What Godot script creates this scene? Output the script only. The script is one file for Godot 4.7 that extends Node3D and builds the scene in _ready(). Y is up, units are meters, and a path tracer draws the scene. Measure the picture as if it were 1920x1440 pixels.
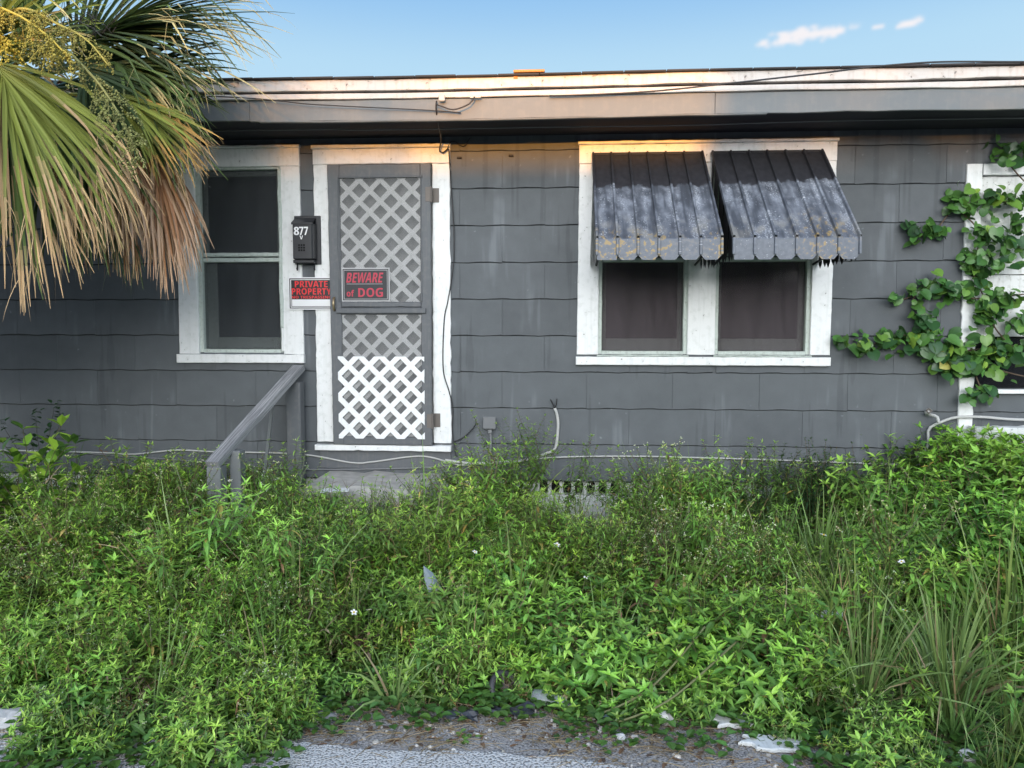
extends Node3D
# A weather-worn grey cottage behind a bank of weeds, late in the day. y up, metres; the house front is the plane z = 0.

var rng := RandomNumberGenerator.new()
var M := {}

const SUN_UP := 1.7      # degrees above the horizon

# ------------------------------------------------------------------ mesh builder
class MB:
	var st := SurfaceTool.new()
	var col := Color(1, 1, 1)
	func _init(smooth := false) -> void:
		st.begin(Mesh.PRIMITIVE_TRIANGLES)
		st.set_smooth_group(0 if smooth else -1)
	func v(p: Vector3, uv := Vector2.ZERO) -> void:
		st.set_color(col)
		st.set_uv(uv)
		st.add_vertex(p)
	func tri(a: Vector3, b: Vector3, c: Vector3) -> void:
		v(a); v(b); v(c)
	func quad(a: Vector3, b: Vector3, c: Vector3, d: Vector3) -> void:
		tri(a, b, c); tri(a, c, d)
	func quv(a: Vector3, b: Vector3, c: Vector3, d: Vector3, ua: Vector2, ub: Vector2, uc: Vector2, ud: Vector2) -> void:
		v(a, ua); v(b, ub); v(c, uc)
		v(a, ua); v(c, uc); v(d, ud)
	# a box with chamfered edges
	func box(lo: Vector3, hi: Vector3, b := 0.0, xf := Transform3D()) -> void:
		var c := (lo + hi) / 2.0
		var h := (hi - lo) / 2.0
		b = minf(b, minf(h.x, minf(h.y, h.z)) * 0.9)
		for ax in 3:
			var u := (ax + 1) % 3
			var w := (ax + 2) % 3
			for s in [-1.0, 1.0]:
				var p := []
				for k in [[-1, -1], [1, -1], [1, 1], [-1, 1]]:
					var q := Vector3.ZERO
					q[ax] = s * h[ax]
					q[u] = k[0] * (h[u] - b)
					q[w] = k[1] * (h[w] - b)
					p.append(xf * (c + q))
				if s > 0: quad(p[3], p[2], p[1], p[0])
				else: quad(p[0], p[1], p[2], p[3])
			if b > 0.0:
				for s in [-1.0, 1.0]:
					for t in [-1.0, 1.0]:
						var p := []
						for k in [[-1, 0], [1, 0], [1, 1], [-1, 1]]:
							var q := Vector3.ZERO
							q[ax] = k[0] * (h[ax] - b)
							q[u] = s * (h[u] - (b if k[1] else 0.0))
							q[w] = t * (h[w] - (0.0 if k[1] else b))
							p.append(xf * (c + q))
						if s * t > 0: quad(p[0], p[1], p[2], p[3])
						else: quad(p[3], p[2], p[1], p[0])
		if b > 0.0:
			for sx in [-1.0, 1.0]:
				for sy in [-1.0, 1.0]:
					for sz in [-1.0, 1.0]:
						var a := xf * (c + Vector3(sx * h.x, sy * (h.y - b), sz * (h.z - b)))
						var e := xf * (c + Vector3(sx * (h.x - b), sy * h.y, sz * (h.z - b)))
						var f := xf * (c + Vector3(sx * (h.x - b), sy * (h.y - b), sz * h.z))
						if sx * sy * sz > 0: tri(a, f, e)
						else: tri(a, e, f)
	func tube(pts: Array, r: float, sides := 6, r_end := -1.0, uvs := false) -> void:
		var n := pts.size()
		var rings := []
		var side := Vector3.UP
		for i in n:
			var d: Vector3 = (pts[mini(i + 1, n - 1)] - pts[maxi(i - 1, 0)]).normalized()
			if absf(d.dot(side)) > 0.95: side = Vector3(0.8, 0.1, 0.6).normalized()
			var x := d.cross(side).normalized()
			var y := x.cross(d)
			var rr := r if r_end < 0.0 else lerpf(r, r_end, float(i) / maxf(n - 1, 1))
			var ring := []
			for k in sides:
				var a := TAU * k / sides
				ring.append(pts[i] + (x * cos(a) + y * sin(a)) * rr)
			rings.append(ring)
			side = y
		for i in n - 1:
			for k in sides:
				var l := (k + 1) % sides
				quad(rings[i][k], rings[i + 1][k], rings[i + 1][l], rings[i][l])
		for k in range(1, sides - 1):
			tri(rings[0][0], rings[0][k], rings[0][k + 1])
			tri(rings[n - 1][0], rings[n - 1][k + 1], rings[n - 1][k])
	# a flat outline in x, y given thickness from z0 to z1, front edge chamfered by b
	func prism(poly: PackedVector2Array, z0: float, z1: float, b := 0.0, edge := Color(-1, 0, 0)) -> void:
		if Geometry2D.is_polygon_clockwise(poly): poly.reverse()
		var n := poly.size()
		var inner := PackedVector2Array()
		for i in n:
			var e0 := (poly[i] - poly[(i + n - 1) % n]).normalized()
			var e1 := (poly[(i + 1) % n] - poly[i]).normalized()
			var m := Vector2(-(e0.y + e1.y), e0.x + e1.x)
			var nn := Vector2(-e1.y, e1.x)
			m = m.normalized()
			inner.append(poly[i] + m * b / maxf(0.4, m.dot(nn)))
		var ids := Geometry2D.triangulate_polygon(inner)
		for k in range(0, ids.size(), 3):
			var t := [inner[ids[k]], inner[ids[k + 1]], inner[ids[k + 2]]]
			if (t[1] - t[0]).cross(t[2] - t[0]) > 0: t.reverse()
			for p in t: v(Vector3(p.x, p.y, z1), p)
		var keep := col
		if edge.r >= 0.0: col = edge
		for i in n:
			var j := (i + 1) % n
			var a := Vector3(poly[i].x, poly[i].y, z1 - b)
			var c := Vector3(poly[j].x, poly[j].y, z1 - b)
			if b > 0.0:
				quad(Vector3(inner[i].x, inner[i].y, z1), Vector3(inner[j].x, inner[j].y, z1), c, a)
			quad(a, c, Vector3(c.x, c.y, z0), Vector3(a.x, a.y, z0))
		col = keep
	func done() -> ArrayMesh:
		st.generate_normals()
		return st.commit()

# ------------------------------------------------------------------ nodes and materials
func lin(r: float, g: float, b: float, a := 1.0) -> Color:
	var c := Color(r, g, b).linear_to_srgb()
	c.a = a
	return c

func add(parent: Node, called: String, mesh: Mesh, mat: Material = null) -> MeshInstance3D:
	var o := MeshInstance3D.new()
	o.name = called
	o.mesh = mesh
	if mat: o.material_override = mat
	parent.add_child(o, true)
	return o

func empty(parent: Node, called: String, at := Vector3.ZERO) -> Node3D:
	var o := Node3D.new()
	o.name = called
	parent.add_child(o, true)
	o.position = at
	return o

func tag(o: Node, label: String, category := "", group := "", kind := "") -> Node:
	o.set_meta("label", label)
	if category: o.set_meta("category", category)
	if group: o.set_meta("group", group)
	if kind: o.set_meta("kind", kind)
	return o

func bx(lo: Vector3, hi: Vector3, b := 0.0) -> ArrayMesh:
	var m := MB.new()
	m.box(lo, hi, b)
	return m.done()

func wire(pts: Array, r: float, sides := 5) -> ArrayMesh:
	var c := Curve3D.new()
	for i in pts.size():
		var d: Vector3 = (pts[mini(i + 1, pts.size() - 1)] - pts[maxi(i - 1, 0)]) / 6.0
		c.add_point(pts[i], -d, d)
	c.bake_interval = 0.035
	var m := MB.new(true)
	m.tube(Array(c.get_baked_points()), r, sides)
	return m.done()

# an outline with its edges broken into short steps, for chipped paint
func ragged(pts: Array, amp: float, step := 0.045) -> PackedVector2Array:
	var out := PackedVector2Array()
	for i in pts.size():
		var a: Vector2 = pts[i]
		var b: Vector2 = pts[(i + 1) % pts.size()]
		var n := int(a.distance_to(b) / step)
		var nn := (b - a).normalized().orthogonal()
		out.append(a)
		for k in range(1, n):
			var j := rng.randfn(0.0, amp)
			if rng.randf() < 0.06: j += amp * 2.5
			out.append(a.lerp(b, (k + rng.randf_range(-0.3, 0.3)) / n) + nn * clampf(j, -amp * 3, amp * 3))
	return out

func rect(x0: float, y0: float, x1: float, y1: float) -> Array:
	return [Vector2(x0, y0), Vector2(x1, y0), Vector2(x1, y1), Vector2(x0, y1)]

func board(parent: Node, called: String, pts: Array, z0: float, z1: float, mat: Material, amp := 0.0007, bev := 0.004) -> MeshInstance3D:
	var m := MB.new()
	m.prism(ragged(pts, amp) if amp > 0.0 else PackedVector2Array(pts), z0, z1, bev)
	return add(parent, called, m.done(), mat)

func noise(sd: int, freq: float, w: int, h: int, oct := 4, stretch := 1) -> PackedByteArray:
	var n := FastNoiseLite.new()
	n.seed = sd
	n.noise_type = FastNoiseLite.TYPE_SIMPLEX_SMOOTH
	n.frequency = freq
	n.fractal_octaves = oct
	var im := n.get_seamless_image(w, h / stretch, false, false, 0.15, true)
	im.convert(Image.FORMAT_L8)
	if stretch > 1: im.resize(w, h, Image.INTERPOLATE_CUBIC)
	return im.get_data()

func white_noise(sd: int, w: int, h: int) -> PackedByteArray:
	var r := RandomNumberGenerator.new()
	r.seed = sd
	var b := PackedByteArray()
	b.resize(w * h)
	for i in w * h: b[i] = r.randi() & 255
	return b

# a picture from linear colours
func paint(w: int, h: int, f: Callable) -> ImageTexture:
	var b := PackedByteArray()
	b.resize(w * h * 3)
	var lut := PackedByteArray()
	lut.resize(1025)
	for i in 1025: lut[i] = int(Color(i / 1024.0, 0, 0).linear_to_srgb().r * 255.0 + 0.5)
	for y in h:
		for x in w:
			var c: Color = f.call(x, y, y * w + x)
			var at := (y * w + x) * 3
			b[at] = lut[int(clampf(c.r, 0, 1) * 1024)]
			b[at + 1] = lut[int(clampf(c.g, 0, 1) * 1024)]
			b[at + 2] = lut[int(clampf(c.b, 0, 1) * 1024)]
	return ImageTexture.create_from_image(Image.create_from_data(w, h, false, Image.FORMAT_RGB8, b))

func mat(c: Color, rough := 0.8, metal := 0.0, tex: Texture2D = null, per_m := 0.0) -> StandardMaterial3D:
	var m := StandardMaterial3D.new()
	m.albedo_color = c
	m.roughness = rough
	m.metallic = metal
	m.vertex_color_use_as_albedo = true
	if tex:
		m.albedo_texture = tex
		if per_m > 0.0:
			m.uv1_triplanar = true
			m.uv1_world_triplanar = true
			m.uv1_scale = Vector3.ONE * per_m
			m.uv1_triplanar_sharpness = 4.0
	return m

func bump(m: StandardMaterial3D, tex: Texture2D, cm: float) -> void:
	m.heightmap_enabled = true
	m.heightmap_texture = tex
	m.heightmap_scale = cm

func make_materials() -> void:
	var W := 512
	var a := noise(1, 0.008, W, W)
	var b := noise(2, 0.03, W, W)
	var s := noise(3, 0.05, W, W, 4, 16)
	var f := white_noise(4, W, W)
	var sp := noise(5, 0.09, W, W, 2)
	# painted siding: grey with chalky streaks, blotches and specks
	var t := paint(W, W, func(_x, _y, i):
		var k: float = 0.86 + 0.16 * (a[i] / 255.0) + 0.16 * (b[i] / 255.0 - 0.5) + 0.03 * (f[i] / 255.0 - 0.5)
		var st: float = smoothstep(0.6, 0.85, s[i] / 255.0) * smoothstep(0.4, 0.7, a[i] / 255.0)
		k += 0.40 * st
		if sp[i] > 226: k += 0.7 * (sp[i] - 226) / 20.0
		var dk: float = smoothstep(0.33, 0.2, s[i] / 255.0) * 0.16
		return Color(0.110, 0.121, 0.129) * (k - dk))
	M.siding = mat(Color.WHITE, 0.72, 0.0, t, 0.37)
	var hb := paint(W, W, func(_x, _y, i):
		var k: float = 0.5 + 0.4 * (s[i] / 255.0 - 0.5) + 0.25 * (f[i] / 255.0 - 0.5) + 0.2 * (sp[i] / 255.0 - 0.5)
		return Color(k, k, k))
	bump(M.siding, hb, 0.12)
	# white gloss paint, dirty, chipped to grey
	var white := func(base: Color, dirt: Color, chips: float): return paint(W, W, func(_x, _y, i):
		var d: float = 0.35 * smoothstep(0.45, 0.8, b[i] / 255.0) + 0.3 * smoothstep(0.55, 0.9, s[i] / 255.0)
		var c: Color = base.lerp(dirt, d)
		if sp[i] > chips and b[i] > 165: c = c.lerp(Color(0.11, 0.1, 0.09), clampf((sp[i] - chips) / 8.0, 0, 0.85))
		return c * (0.97 + 0.05 * f[i] / 255.0))
	M.white = mat(Color.WHITE, 0.5, 0.0, white.call(Color(0.80, 0.81, 0.80), Color(0.60, 0.62, 0.59), 214.0), 0.9)
	bump(M.white, hb, 0.10)
	M.fascia = mat(Color.WHITE, 0.6, 0.0, white.call(Color(0.60, 0.555, 0.515), Color(0.42, 0.34, 0.28), 190.0), 0.8)
	M.sash = mat(Color.WHITE, 0.6, 0.0, white.call(Color(0.52, 0.58, 0.53), Color(0.33, 0.36, 0.32), 200.0), 1.7)
	M.greytrim = mat(Color.WHITE, 0.6, 0.0, white.call(Color(0.108, 0.116, 0.124), Color(0.155, 0.155, 0.155), 226.0), 1.1)
	M.greyboard = mat(Color.WHITE, 0.65, 0.0, white.call(Color(0.165, 0.178, 0.182), Color(0.21, 0.21, 0.20), 236.0), 0.7)
	M.lattice = mat(Color.WHITE, 0.45, 0.0, white.call(Color(0.83, 0.84, 0.84), Color(0.72, 0.73, 0.72), 250.0), 1.3)
	M.oldlattice = mat(Color.WHITE, 0.6, 0.0, white.call(Color(0.82, 0.82, 0.80), Color(0.72, 0.72, 0.68), 245.0), 1.3)
	# weathered grey timber of the handrail, grain along its length (uv)
	var g := noise(8, 0.06, W, W, 5, 16)
	M.rail = mat(Color.WHITE, 0.8, 0.0, paint(W, W, func(_x, _y, i):
		var k: float = smoothstep(0.35, 0.75, g[i] / 255.0)
		var p: float = smoothstep(0.5, 0.62, b[i] / 255.0)
		return Color(0.17, 0.175, 0.185).lerp(Color(0.42, 0.42, 0.42), k * 0.75 + 0.1 * p) * (0.85 + 0.3 * a[i] / 255.0)))
	M.dark = mat(lin(0.02, 0.021, 0.026), 0.9)
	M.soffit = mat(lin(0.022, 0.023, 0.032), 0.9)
	M.roof = mat(lin(0.05, 0.045, 0.045), 0.9)
	M.black = mat(lin(0.022, 0.024, 0.028), 0.42)
	M.blackflat = mat(lin(0.018, 0.018, 0.02), 0.7)
	M.cable = mat(lin(0.03, 0.03, 0.032), 0.6)
	M.greycable = mat(lin(0.21, 0.215, 0.22), 0.6)
	M.palecable = mat(lin(0.48, 0.48, 0.46), 0.6)
	M.steel = mat(lin(0.30, 0.29, 0.27), 0.45, 0.7)
	M.rusty = mat(lin(0.17, 0.15, 0.135), 0.65, 0.4)
	M.brass = mat(lin(0.42, 0.33, 0.2), 0.4, 0.8)
	M.greybox = mat(lin(0.17, 0.175, 0.18), 0.6)
	M.red = mat(lin(0.72, 0.025, 0.03), 0.5)
	M.dimmedred = mat(lin(0.48, 0.045, 0.075), 0.6)
	M.dimmedwhite = mat(lin(0.42, 0.42, 0.42), 0.6)
	M.signblack = mat(lin(0.012, 0.012, 0.014), 0.45)
	M.signwhite = mat(lin(0.8, 0.8, 0.8), 0.45)
	M.glass = mat(lin(0.02, 0.02, 0.022, 0.35), 0.06)
	M.glass.transparency = BaseMaterial3D.TRANSPARENCY_ALPHA
	# dusty insect screens: let part of what lies behind through
	var scr := noise(12, 0.02, W, W, 4, 8)
	var dust := paint(W, W, func(_x, _y, i):
		var k: float = 0.75 + 0.4 * (scr[i] / 255.0) + 0.2 * (b[i] / 255.0 - 0.5)
		return Color(k, k, k) * 0.8)
	M.screen = mat(lin(0.085, 0.095, 0.102, 0.42), 0.95, 0.0, dust, 1.1)
	M.screen.transparency = BaseMaterial3D.TRANSPARENCY_ALPHA
	M.screen_warm = mat(lin(0.12, 0.10, 0.108, 0.48), 0.95, 0.0, dust, 1.1)
	M.screen_warm.transparency = BaseMaterial3D.TRANSPARENCY_ALPHA
	M.doorscreen = mat(lin(0.34, 0.345, 0.35, 0.26), 0.95, 0.0, dust, 2.3)
	M.doorscreen.transparency = BaseMaterial3D.TRANSPARENCY_ALPHA
	M.innerdoor = mat(lin(0.30, 0.30, 0.29), 0.7)
	M.curtain = mat(lin(0.06, 0.048, 0.052), 0.95)
	M.interior = mat(lin(0.12, 0.11, 0.1), 0.9)
	# concrete, soil, road
	var cn := noise(21, 0.02, W, W, 5)
	M.concrete = mat(Color.WHITE, 0.9, 0.0, paint(W, W, func(_x, _y, i):
		var k: float = 0.75 + 0.4 * (cn[i] / 255.0) + 0.15 * (f[i] / 255.0 - 0.5)
		return Color(0.45, 0.43, 0.40) * k), 0.8)
	M.paintedblock = mat(Color.WHITE, 0.8, 0.0, white.call(Color(0.72, 0.73, 0.71), Color(0.42, 0.43, 0.38), 190.0), 1.2)
	bump(M.paintedblock, hb, 0.3)
	M.soil = mat(Color.WHITE, 0.95, 0.0, paint(W, W, func(_x, _y, i):
		var k: float = 0.6 + 0.7 * (cn[i] / 255.0) + 0.5 * (f[i] / 255.0 - 0.5)
		return Color(0.075, 0.06, 0.045) * k), 0.9)
	var R := 1024
	var rn := noise(31, 0.10, R, R, 3)
	var rl := noise(32, 0.006, R, R, 4)
	var rf := white_noise(33, R, R)
	M.asphalt = mat(Color.WHITE, 0.9, 0.0, paint(R, R, func(_x, _y, i):
		var k: float = 0.7 + 0.6 * (rl[i] / 255.0)
		var c := Color(0.35, 0.325, 0.305) * k
		var st: float = smoothstep(0.60, 0.78, rn[i] / 255.0)
		c = c.lerp(Color(0.52, 0.50, 0.48), st * (0.5 + 0.5 * rf[i] / 255.0))
		c = c.lerp(Color(0.07, 0.065, 0.065), smoothstep(0.36, 0.2, rn[i] / 255.0))
		return c * (0.85 + 0.3 * rf[i] / 255.0)), 0.72)
	var rh := paint(R, R, func(_x, _y, i):
		var k: float = smoothstep(0.3, 0.8, rn[i] / 255.0) * 0.8 + 0.2 * rf[i] / 255.0
		return Color(k, k, k))
	bump(M.asphalt, rh, 0.5)
	M.roadpaint = mat(Color.WHITE, 0.8, 0.0, paint(R, R, func(_x, _y, i):
		var c := Color(0.72, 0.705, 0.68).lerp(Color(0.24, 0.225, 0.21), smoothstep(0.46, 0.30, rn[i] / 255.0))
		return c * (0.85 + 0.2 * rf[i] / 255.0)), 0.72)
	bump(M.roadpaint, rh, 0.6)
	M.stone = mat(Color.WHITE, 0.85, 0.0, paint(W, W, func(_x, _y, i):
		var k: float = 0.7 + 0.5 * (cn[i] / 255.0) + 0.2 * (f[i] / 255.0 - 0.5)
		return Color(0.56, 0.55, 0.53) * k), 3.0)
	# leaves: colour comes from the vertices
	M.leaf = mat(Color.WHITE, 0.36)
	M.leaf.backlight = Color(0.55, 0.55, 0.55)
	M.leaf.backlight_enabled = true
	M.palmleaf = mat(Color.WHITE, 0.5)
	M.palmleaf.backlight = Color(0.4, 0.4, 0.4)
	M.palmleaf.backlight_enabled = true
	M.stem = mat(Color.WHITE, 0.7)
	M.petal = mat(Color.WHITE, 0.6)
	M.bark = mat(Color.WHITE, 0.9, 0.0, paint(W, W, func(_x, _y, i):
		var k: float = 0.5 + 0.9 * (g[i] / 255.0)
		return Color(0.17, 0.14, 0.11) * k), 1.5)
	M.plastic = mat(lin(0.75, 0.80, 0.82, 0.3), 0.12)
	M.plastic.transparency = BaseMaterial3D.TRANSPARENCY_ALPHA
	M.blueplastic = mat(lin(0.35, 0.5, 0.6), 0.35)
	M.blacksheet = mat(lin(0.05, 0.055, 0.065), 0.38)
	M.paper = mat(lin(0.72, 0.74, 0.74), 0.6)
	M.rubber = mat(lin(0.06, 0.06, 0.065), 0.55)
	M.farwall = mat(lin(0.3, 0.28, 0.24), 0.9)
	M.farleaf = mat(lin(0.06, 0.085, 0.03), 0.7)

# ------------------------------------------------------------------ light and camera
func sky() -> ImageTexture:
	var w := 2048
	var h := 1024
	var buf := PackedFloat32Array()
	buf.resize(w * h * 3)
	var sun := Vector3(0, sin(deg_to_rad(SUN_UP)), cos(deg_to_rad(SUN_UP)))
	var stops := [[-90.0, Color(0.2, 0.2, 0.19)], [-0.1, Color(0.2, 0.2, 0.19)], [0.0, Color(0.68, 0.82, 0.90)], [10.0, Color(0.62, 0.81, 0.92)], [18.0, Color(0.47, 0.72, 0.92)], [23.0, Color(0.30, 0.56, 0.88)], [35.0, Color(0.20, 0.42, 0.79)], [60.0, Color(0.14, 0.31, 0.64)], [90.0, Color(0.11, 0.26, 0.56)]]
	var cn := FastNoiseLite.new()
	cn.seed = 7
	cn.frequency = 0.55
	cn.fractal_octaves = 5
	# [azimuth, height, half width, half height] in degrees, of the two little clouds
	var clouds := [[16.4, 19.05, 3.4, 0.52], [22.9, 19.0, 1.0, 0.2], [20.9, 19.05, 0.5, 0.12]]
	for j in h:
		var el := 90.0 - 180.0 * (j + 0.5) / h
		var k := 0
		while k < stops.size() - 2 and el > stops[k + 1][0]: k += 1
		var base: Color = stops[k][1].lerp(stops[k + 1][1], smoothstep(0.0, 1.0, clampf((el - stops[k][0]) / (stops[k + 1][0] - stops[k][0]), 0, 1)) * 0.5 + 0.5 * clampf((el - stops[k][0]) / (stops[k + 1][0] - stops[k][0]), 0, 1))
		var ce := cos(deg_to_rad(el))
		var se := sin(deg_to_rad(el))
		for i in w:
			var az := 360.0 * (i + 0.5) / w
			if az > 180.0: az -= 360.0
			var c := base
			if el > 0.0:
				var ar := deg_to_rad(az)
				var d := ce * -cos(ar) * sun.z + se * sun.y
				var ang := acos(clampf(d, -1, 1))
				var gl := GLOW * exp(-ang / 0.30)
				c = Color(c.r + gl, c.g + gl * 0.98, c.b + gl * 0.96)
				if el > 15.0 and el < 23.0 and az > 8.0 and az < 28.0:
					for q in clouds:
						var ux: float = (az - q[0]) / q[2]
						var uy: float = (el - q[1] + 0.25 * q[3] * -ux) / q[3]
						var n := cn.get_noise_2d(az * 1.2, el * 3.0)
						var m := smoothstep(1.0, 0.25, ux * ux + uy * uy * (1.6 if uy < 0 else 0.8) - n * 1.1)
						c = c.lerp(Color(0.97, 0.92, 0.93), m * 0.92)
			var at := (j * w + i) * 3
			buf[at] = c.r
			buf[at + 1] = c.g
			buf[at + 2] = c.b
	return ImageTexture.create_from_image(Image.create_from_data(w, h, false, Image.FORMAT_RGBF, buf.to_byte_array()))

const GLOW := 20.5
const EXPOSURE := 1.0

func make_light() -> void:
	var cam := Camera3D.new()
	cam.name = "camera"
	add_child(cam)
	cam.position = Vector3(0, 1.55, 5.553)
	cam.basis = Basis(Vector3.UP, deg_to_rad(3.849)) * Basis(Vector3.RIGHT, deg_to_rad(-4.10)) * Basis(Vector3.BACK, deg_to_rad(0.077))
	cam.fov = 53.07
	cam.near = 0.05
	cam.far = 1000.0
	var we := WorldEnvironment.new()
	we.name = "environment"
	var e := Environment.new()
	e.background_mode = Environment.BG_SKY
	e.sky = Sky.new()
	var p := PanoramaSkyMaterial.new()
	p.panorama = sky()
	e.sky.sky_material = p
	e.tonemap_mode = Environment.TONE_MAPPER_LINEAR
	e.tonemap_exposure = EXPOSURE
	e.sdfgi_enabled = true
	e.ssao_enabled = true
	e.ssil_enabled = true
	we.environment = e
	add_child(we)
	var sun := DirectionalLight3D.new()
	sun.name = "sun"
	sun.light_color = Color(1.0, 0.68, 0.27)
	sun.light_energy = 1.6
	sun.light_angular_distance = 0.53
	sun.shadow_enabled = true
	add_child(sun)
	sun.rotation_degrees = Vector3(-SUN_UP, 0, 0)

# ------------------------------------------------------------------ the house
const OPENINGS := [[-2.70, 1.375, -2.045, 2.735], [-1.70, 0.70, -0.94, 2.72], [0.235, 1.372, 0.880, 2.72], [1.055, 1.372, 1.730, 2.72], [2.84, 1.14, 3.75, 2.60]]

func pieces_outside(r: Array, holes: Array) -> Array:
	var left := [r]
	for h in holes:
		var next := []
		for q in left:
			if q[2] <= h[0] or q[0] >= h[2] or q[3] <= h[1] or q[1] >= h[3]:
				next.append(q)
				continue
			if q[0] < h[0]: next.append([q[0], q[1], h[0], q[3]])
			if q[2] > h[2]: next.append([h[2], q[1], q[2], q[3]])
			var a := maxf(q[0], h[0])
			var b := minf(q[2], h[2])
			if q[1] < h[1]: next.append([a, q[1], b, h[1]])
			if q[3] > h[3]: next.append([a, h[3], b, q[3]])
		left = next
	return left

func shingle(w: float, h: float, ph: float, wavy: bool, tone: float) -> ArrayMesh:
	var m := MB.new()
	m.col = Color(tone, tone, tone * 1.005)
	var n := 14 if wavy else 1
	var low := []
	for i in n + 1:
		var x := w * i / n
		var y := 0.0
		if wavy: y = 0.0032 * sin(TAU * (x / 0.29 + ph)) + 0.0008 * sin(TAU * x / 0.11 + ph * 9.0)
		low.append(Vector2(x, y))
	var lip := 0.0055 if wavy else 0.0
	for i in n:
		var a: Vector2 = low[i]
		var b: Vector2 = low[i + 1]
		m.quad(Vector3(a.x, a.y + lip, 0.0125), Vector3(a.x, h, 0.004), Vector3(b.x, h, 0.004), Vector3(b.x, b.y + lip, 0.0125))
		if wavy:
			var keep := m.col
			m.col = Color(0.38, 0.38, 0.39)  # dark butt edge: the shadow line under each course, put into the colour
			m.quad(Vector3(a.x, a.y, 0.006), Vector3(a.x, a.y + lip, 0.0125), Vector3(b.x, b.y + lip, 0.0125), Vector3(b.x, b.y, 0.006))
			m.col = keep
	m.quad(Vector3(0, 0, 0), Vector3(0, h, 0), Vector3(0, h, 0.004), Vector3(0, lip, 0.0125))
	m.quad(Vector3(w, lip, 0.0125), Vector3(w, h, 0.004), Vector3(w, h, 0), Vector3(w, 0, 0))
	return m.done()

func sag(x: float) -> float:
	return 0.007 * pow((x - 0.2) / 2.6, 2.0) + 0.004 * sin(x * 1.7)

func long_board(parent: Node, called: String, y0: float, y1: float, z0: float, z1: float, m: Material, x0 := -6.3, x1 := 5.3, wob := 0.002) -> MeshInstance3D:
	var top := []
	var bot := []
	var n := int((x1 - x0) / 0.16)
	for i in n + 1:
		var x := lerpf(x0, x1, float(i) / n)
		bot.append(Vector2(x, y0 + sag(x) + rng.randfn(0, wob)))
		top.append(Vector2(x, y1 + sag(x) + rng.randfn(0, wob * 0.5)))
	top.reverse()
	var mb := MB.new()
	mb.prism(PackedVector2Array(bot + top), z0, z1, 0.003)
	return add(parent, called, mb.done(), m)

func window(house: Node, x0: float, x1: float, y0: float, y1: float, mid: float, scr: Material, lower_left := 0.03) -> Node3D:
	var w := empty(house, "window")
	# jamb frame, pale green
	board(w, "frame", rect(x0 - 0.005, y0 - 0.005, x0 + 0.035, y1), -0.09, 0.006, M.sash)
	board(w, "frame", rect(x1 - 0.035, y0 - 0.005, x1 + 0.005, y1), -0.09, 0.006, M.sash)
	board(w, "frame", rect(x0 + 0.035, y1 - 0.03, x1 - 0.035, y1), -0.09, 0.006, M.sash)
	board(w, "frame", rect(x0 + 0.035, y0 - 0.005, x1 - 0.035, y0 + 0.022), -0.09, 0.010, M.sash)
	# upper sash
	var a := x0 + 0.037
	var b := x1 - 0.037
	board(w, "sash", rect(a, mid, a + 0.03, y1 - 0.032), -0.075, -0.045, M.sash)
	board(w, "sash", rect(b - 0.03, mid, b, y1 - 0.032), -0.075, -0.045, M.sash)
	board(w, "sash", rect(a + 0.03, y1 - 0.07, b - 0.03, y1 - 0.032), -0.075, -0.045, M.sash)
	board(w, "meeting_rail", rect(a, mid + 0.006, b, mid + 0.034), -0.075, -0.012, M.sash)
	board(w, "meeting_rail", rect(a, mid - 0.034, b, mid - 0.004), -0.095, -0.008, M.sash)
	# lower sash
	board(w, "sash", rect(a, y0 + 0.024, a + lower_left, mid - 0.036), -0.10, -0.07, M.sash)
	board(w, "sash", rect(b - 0.03, y0 + 0.024, b, mid - 0.036), -0.10, -0.07, M.sash)
	board(w, "sash", rect(a + lower_left, y0 + 0.024, b - 0.03, y0 + 0.11), -0.10, -0.07, M.sash)
	add(w, "pane", bx(Vector3(a + 0.025, mid, -0.062), Vector3(b - 0.025, y1 - 0.05, -0.058)), M.glass)
	add(w, "pane", bx(Vector3(a + 0.025, y0 + 0.09, -0.087), Vector3(b - 0.025, mid - 0.03, -0.083)), M.glass)
	add(w, "insect_screen", bx(Vector3(a, mid + 0.036, -0.030), Vector3(b, y1 - 0.032, -0.0285)), scr)
	add(w, "insect_screen", bx(Vector3(a, y0 + 0.024, -0.030), Vector3(b, mid - 0.036, -0.0285)), scr)
	add(w, "curtain", bx(Vector3(a - 0.05, y0 - 0.05, -0.22), Vector3(b + 0.05, y1 + 0.05, -0.21)), M.curtain)
	return w

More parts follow.
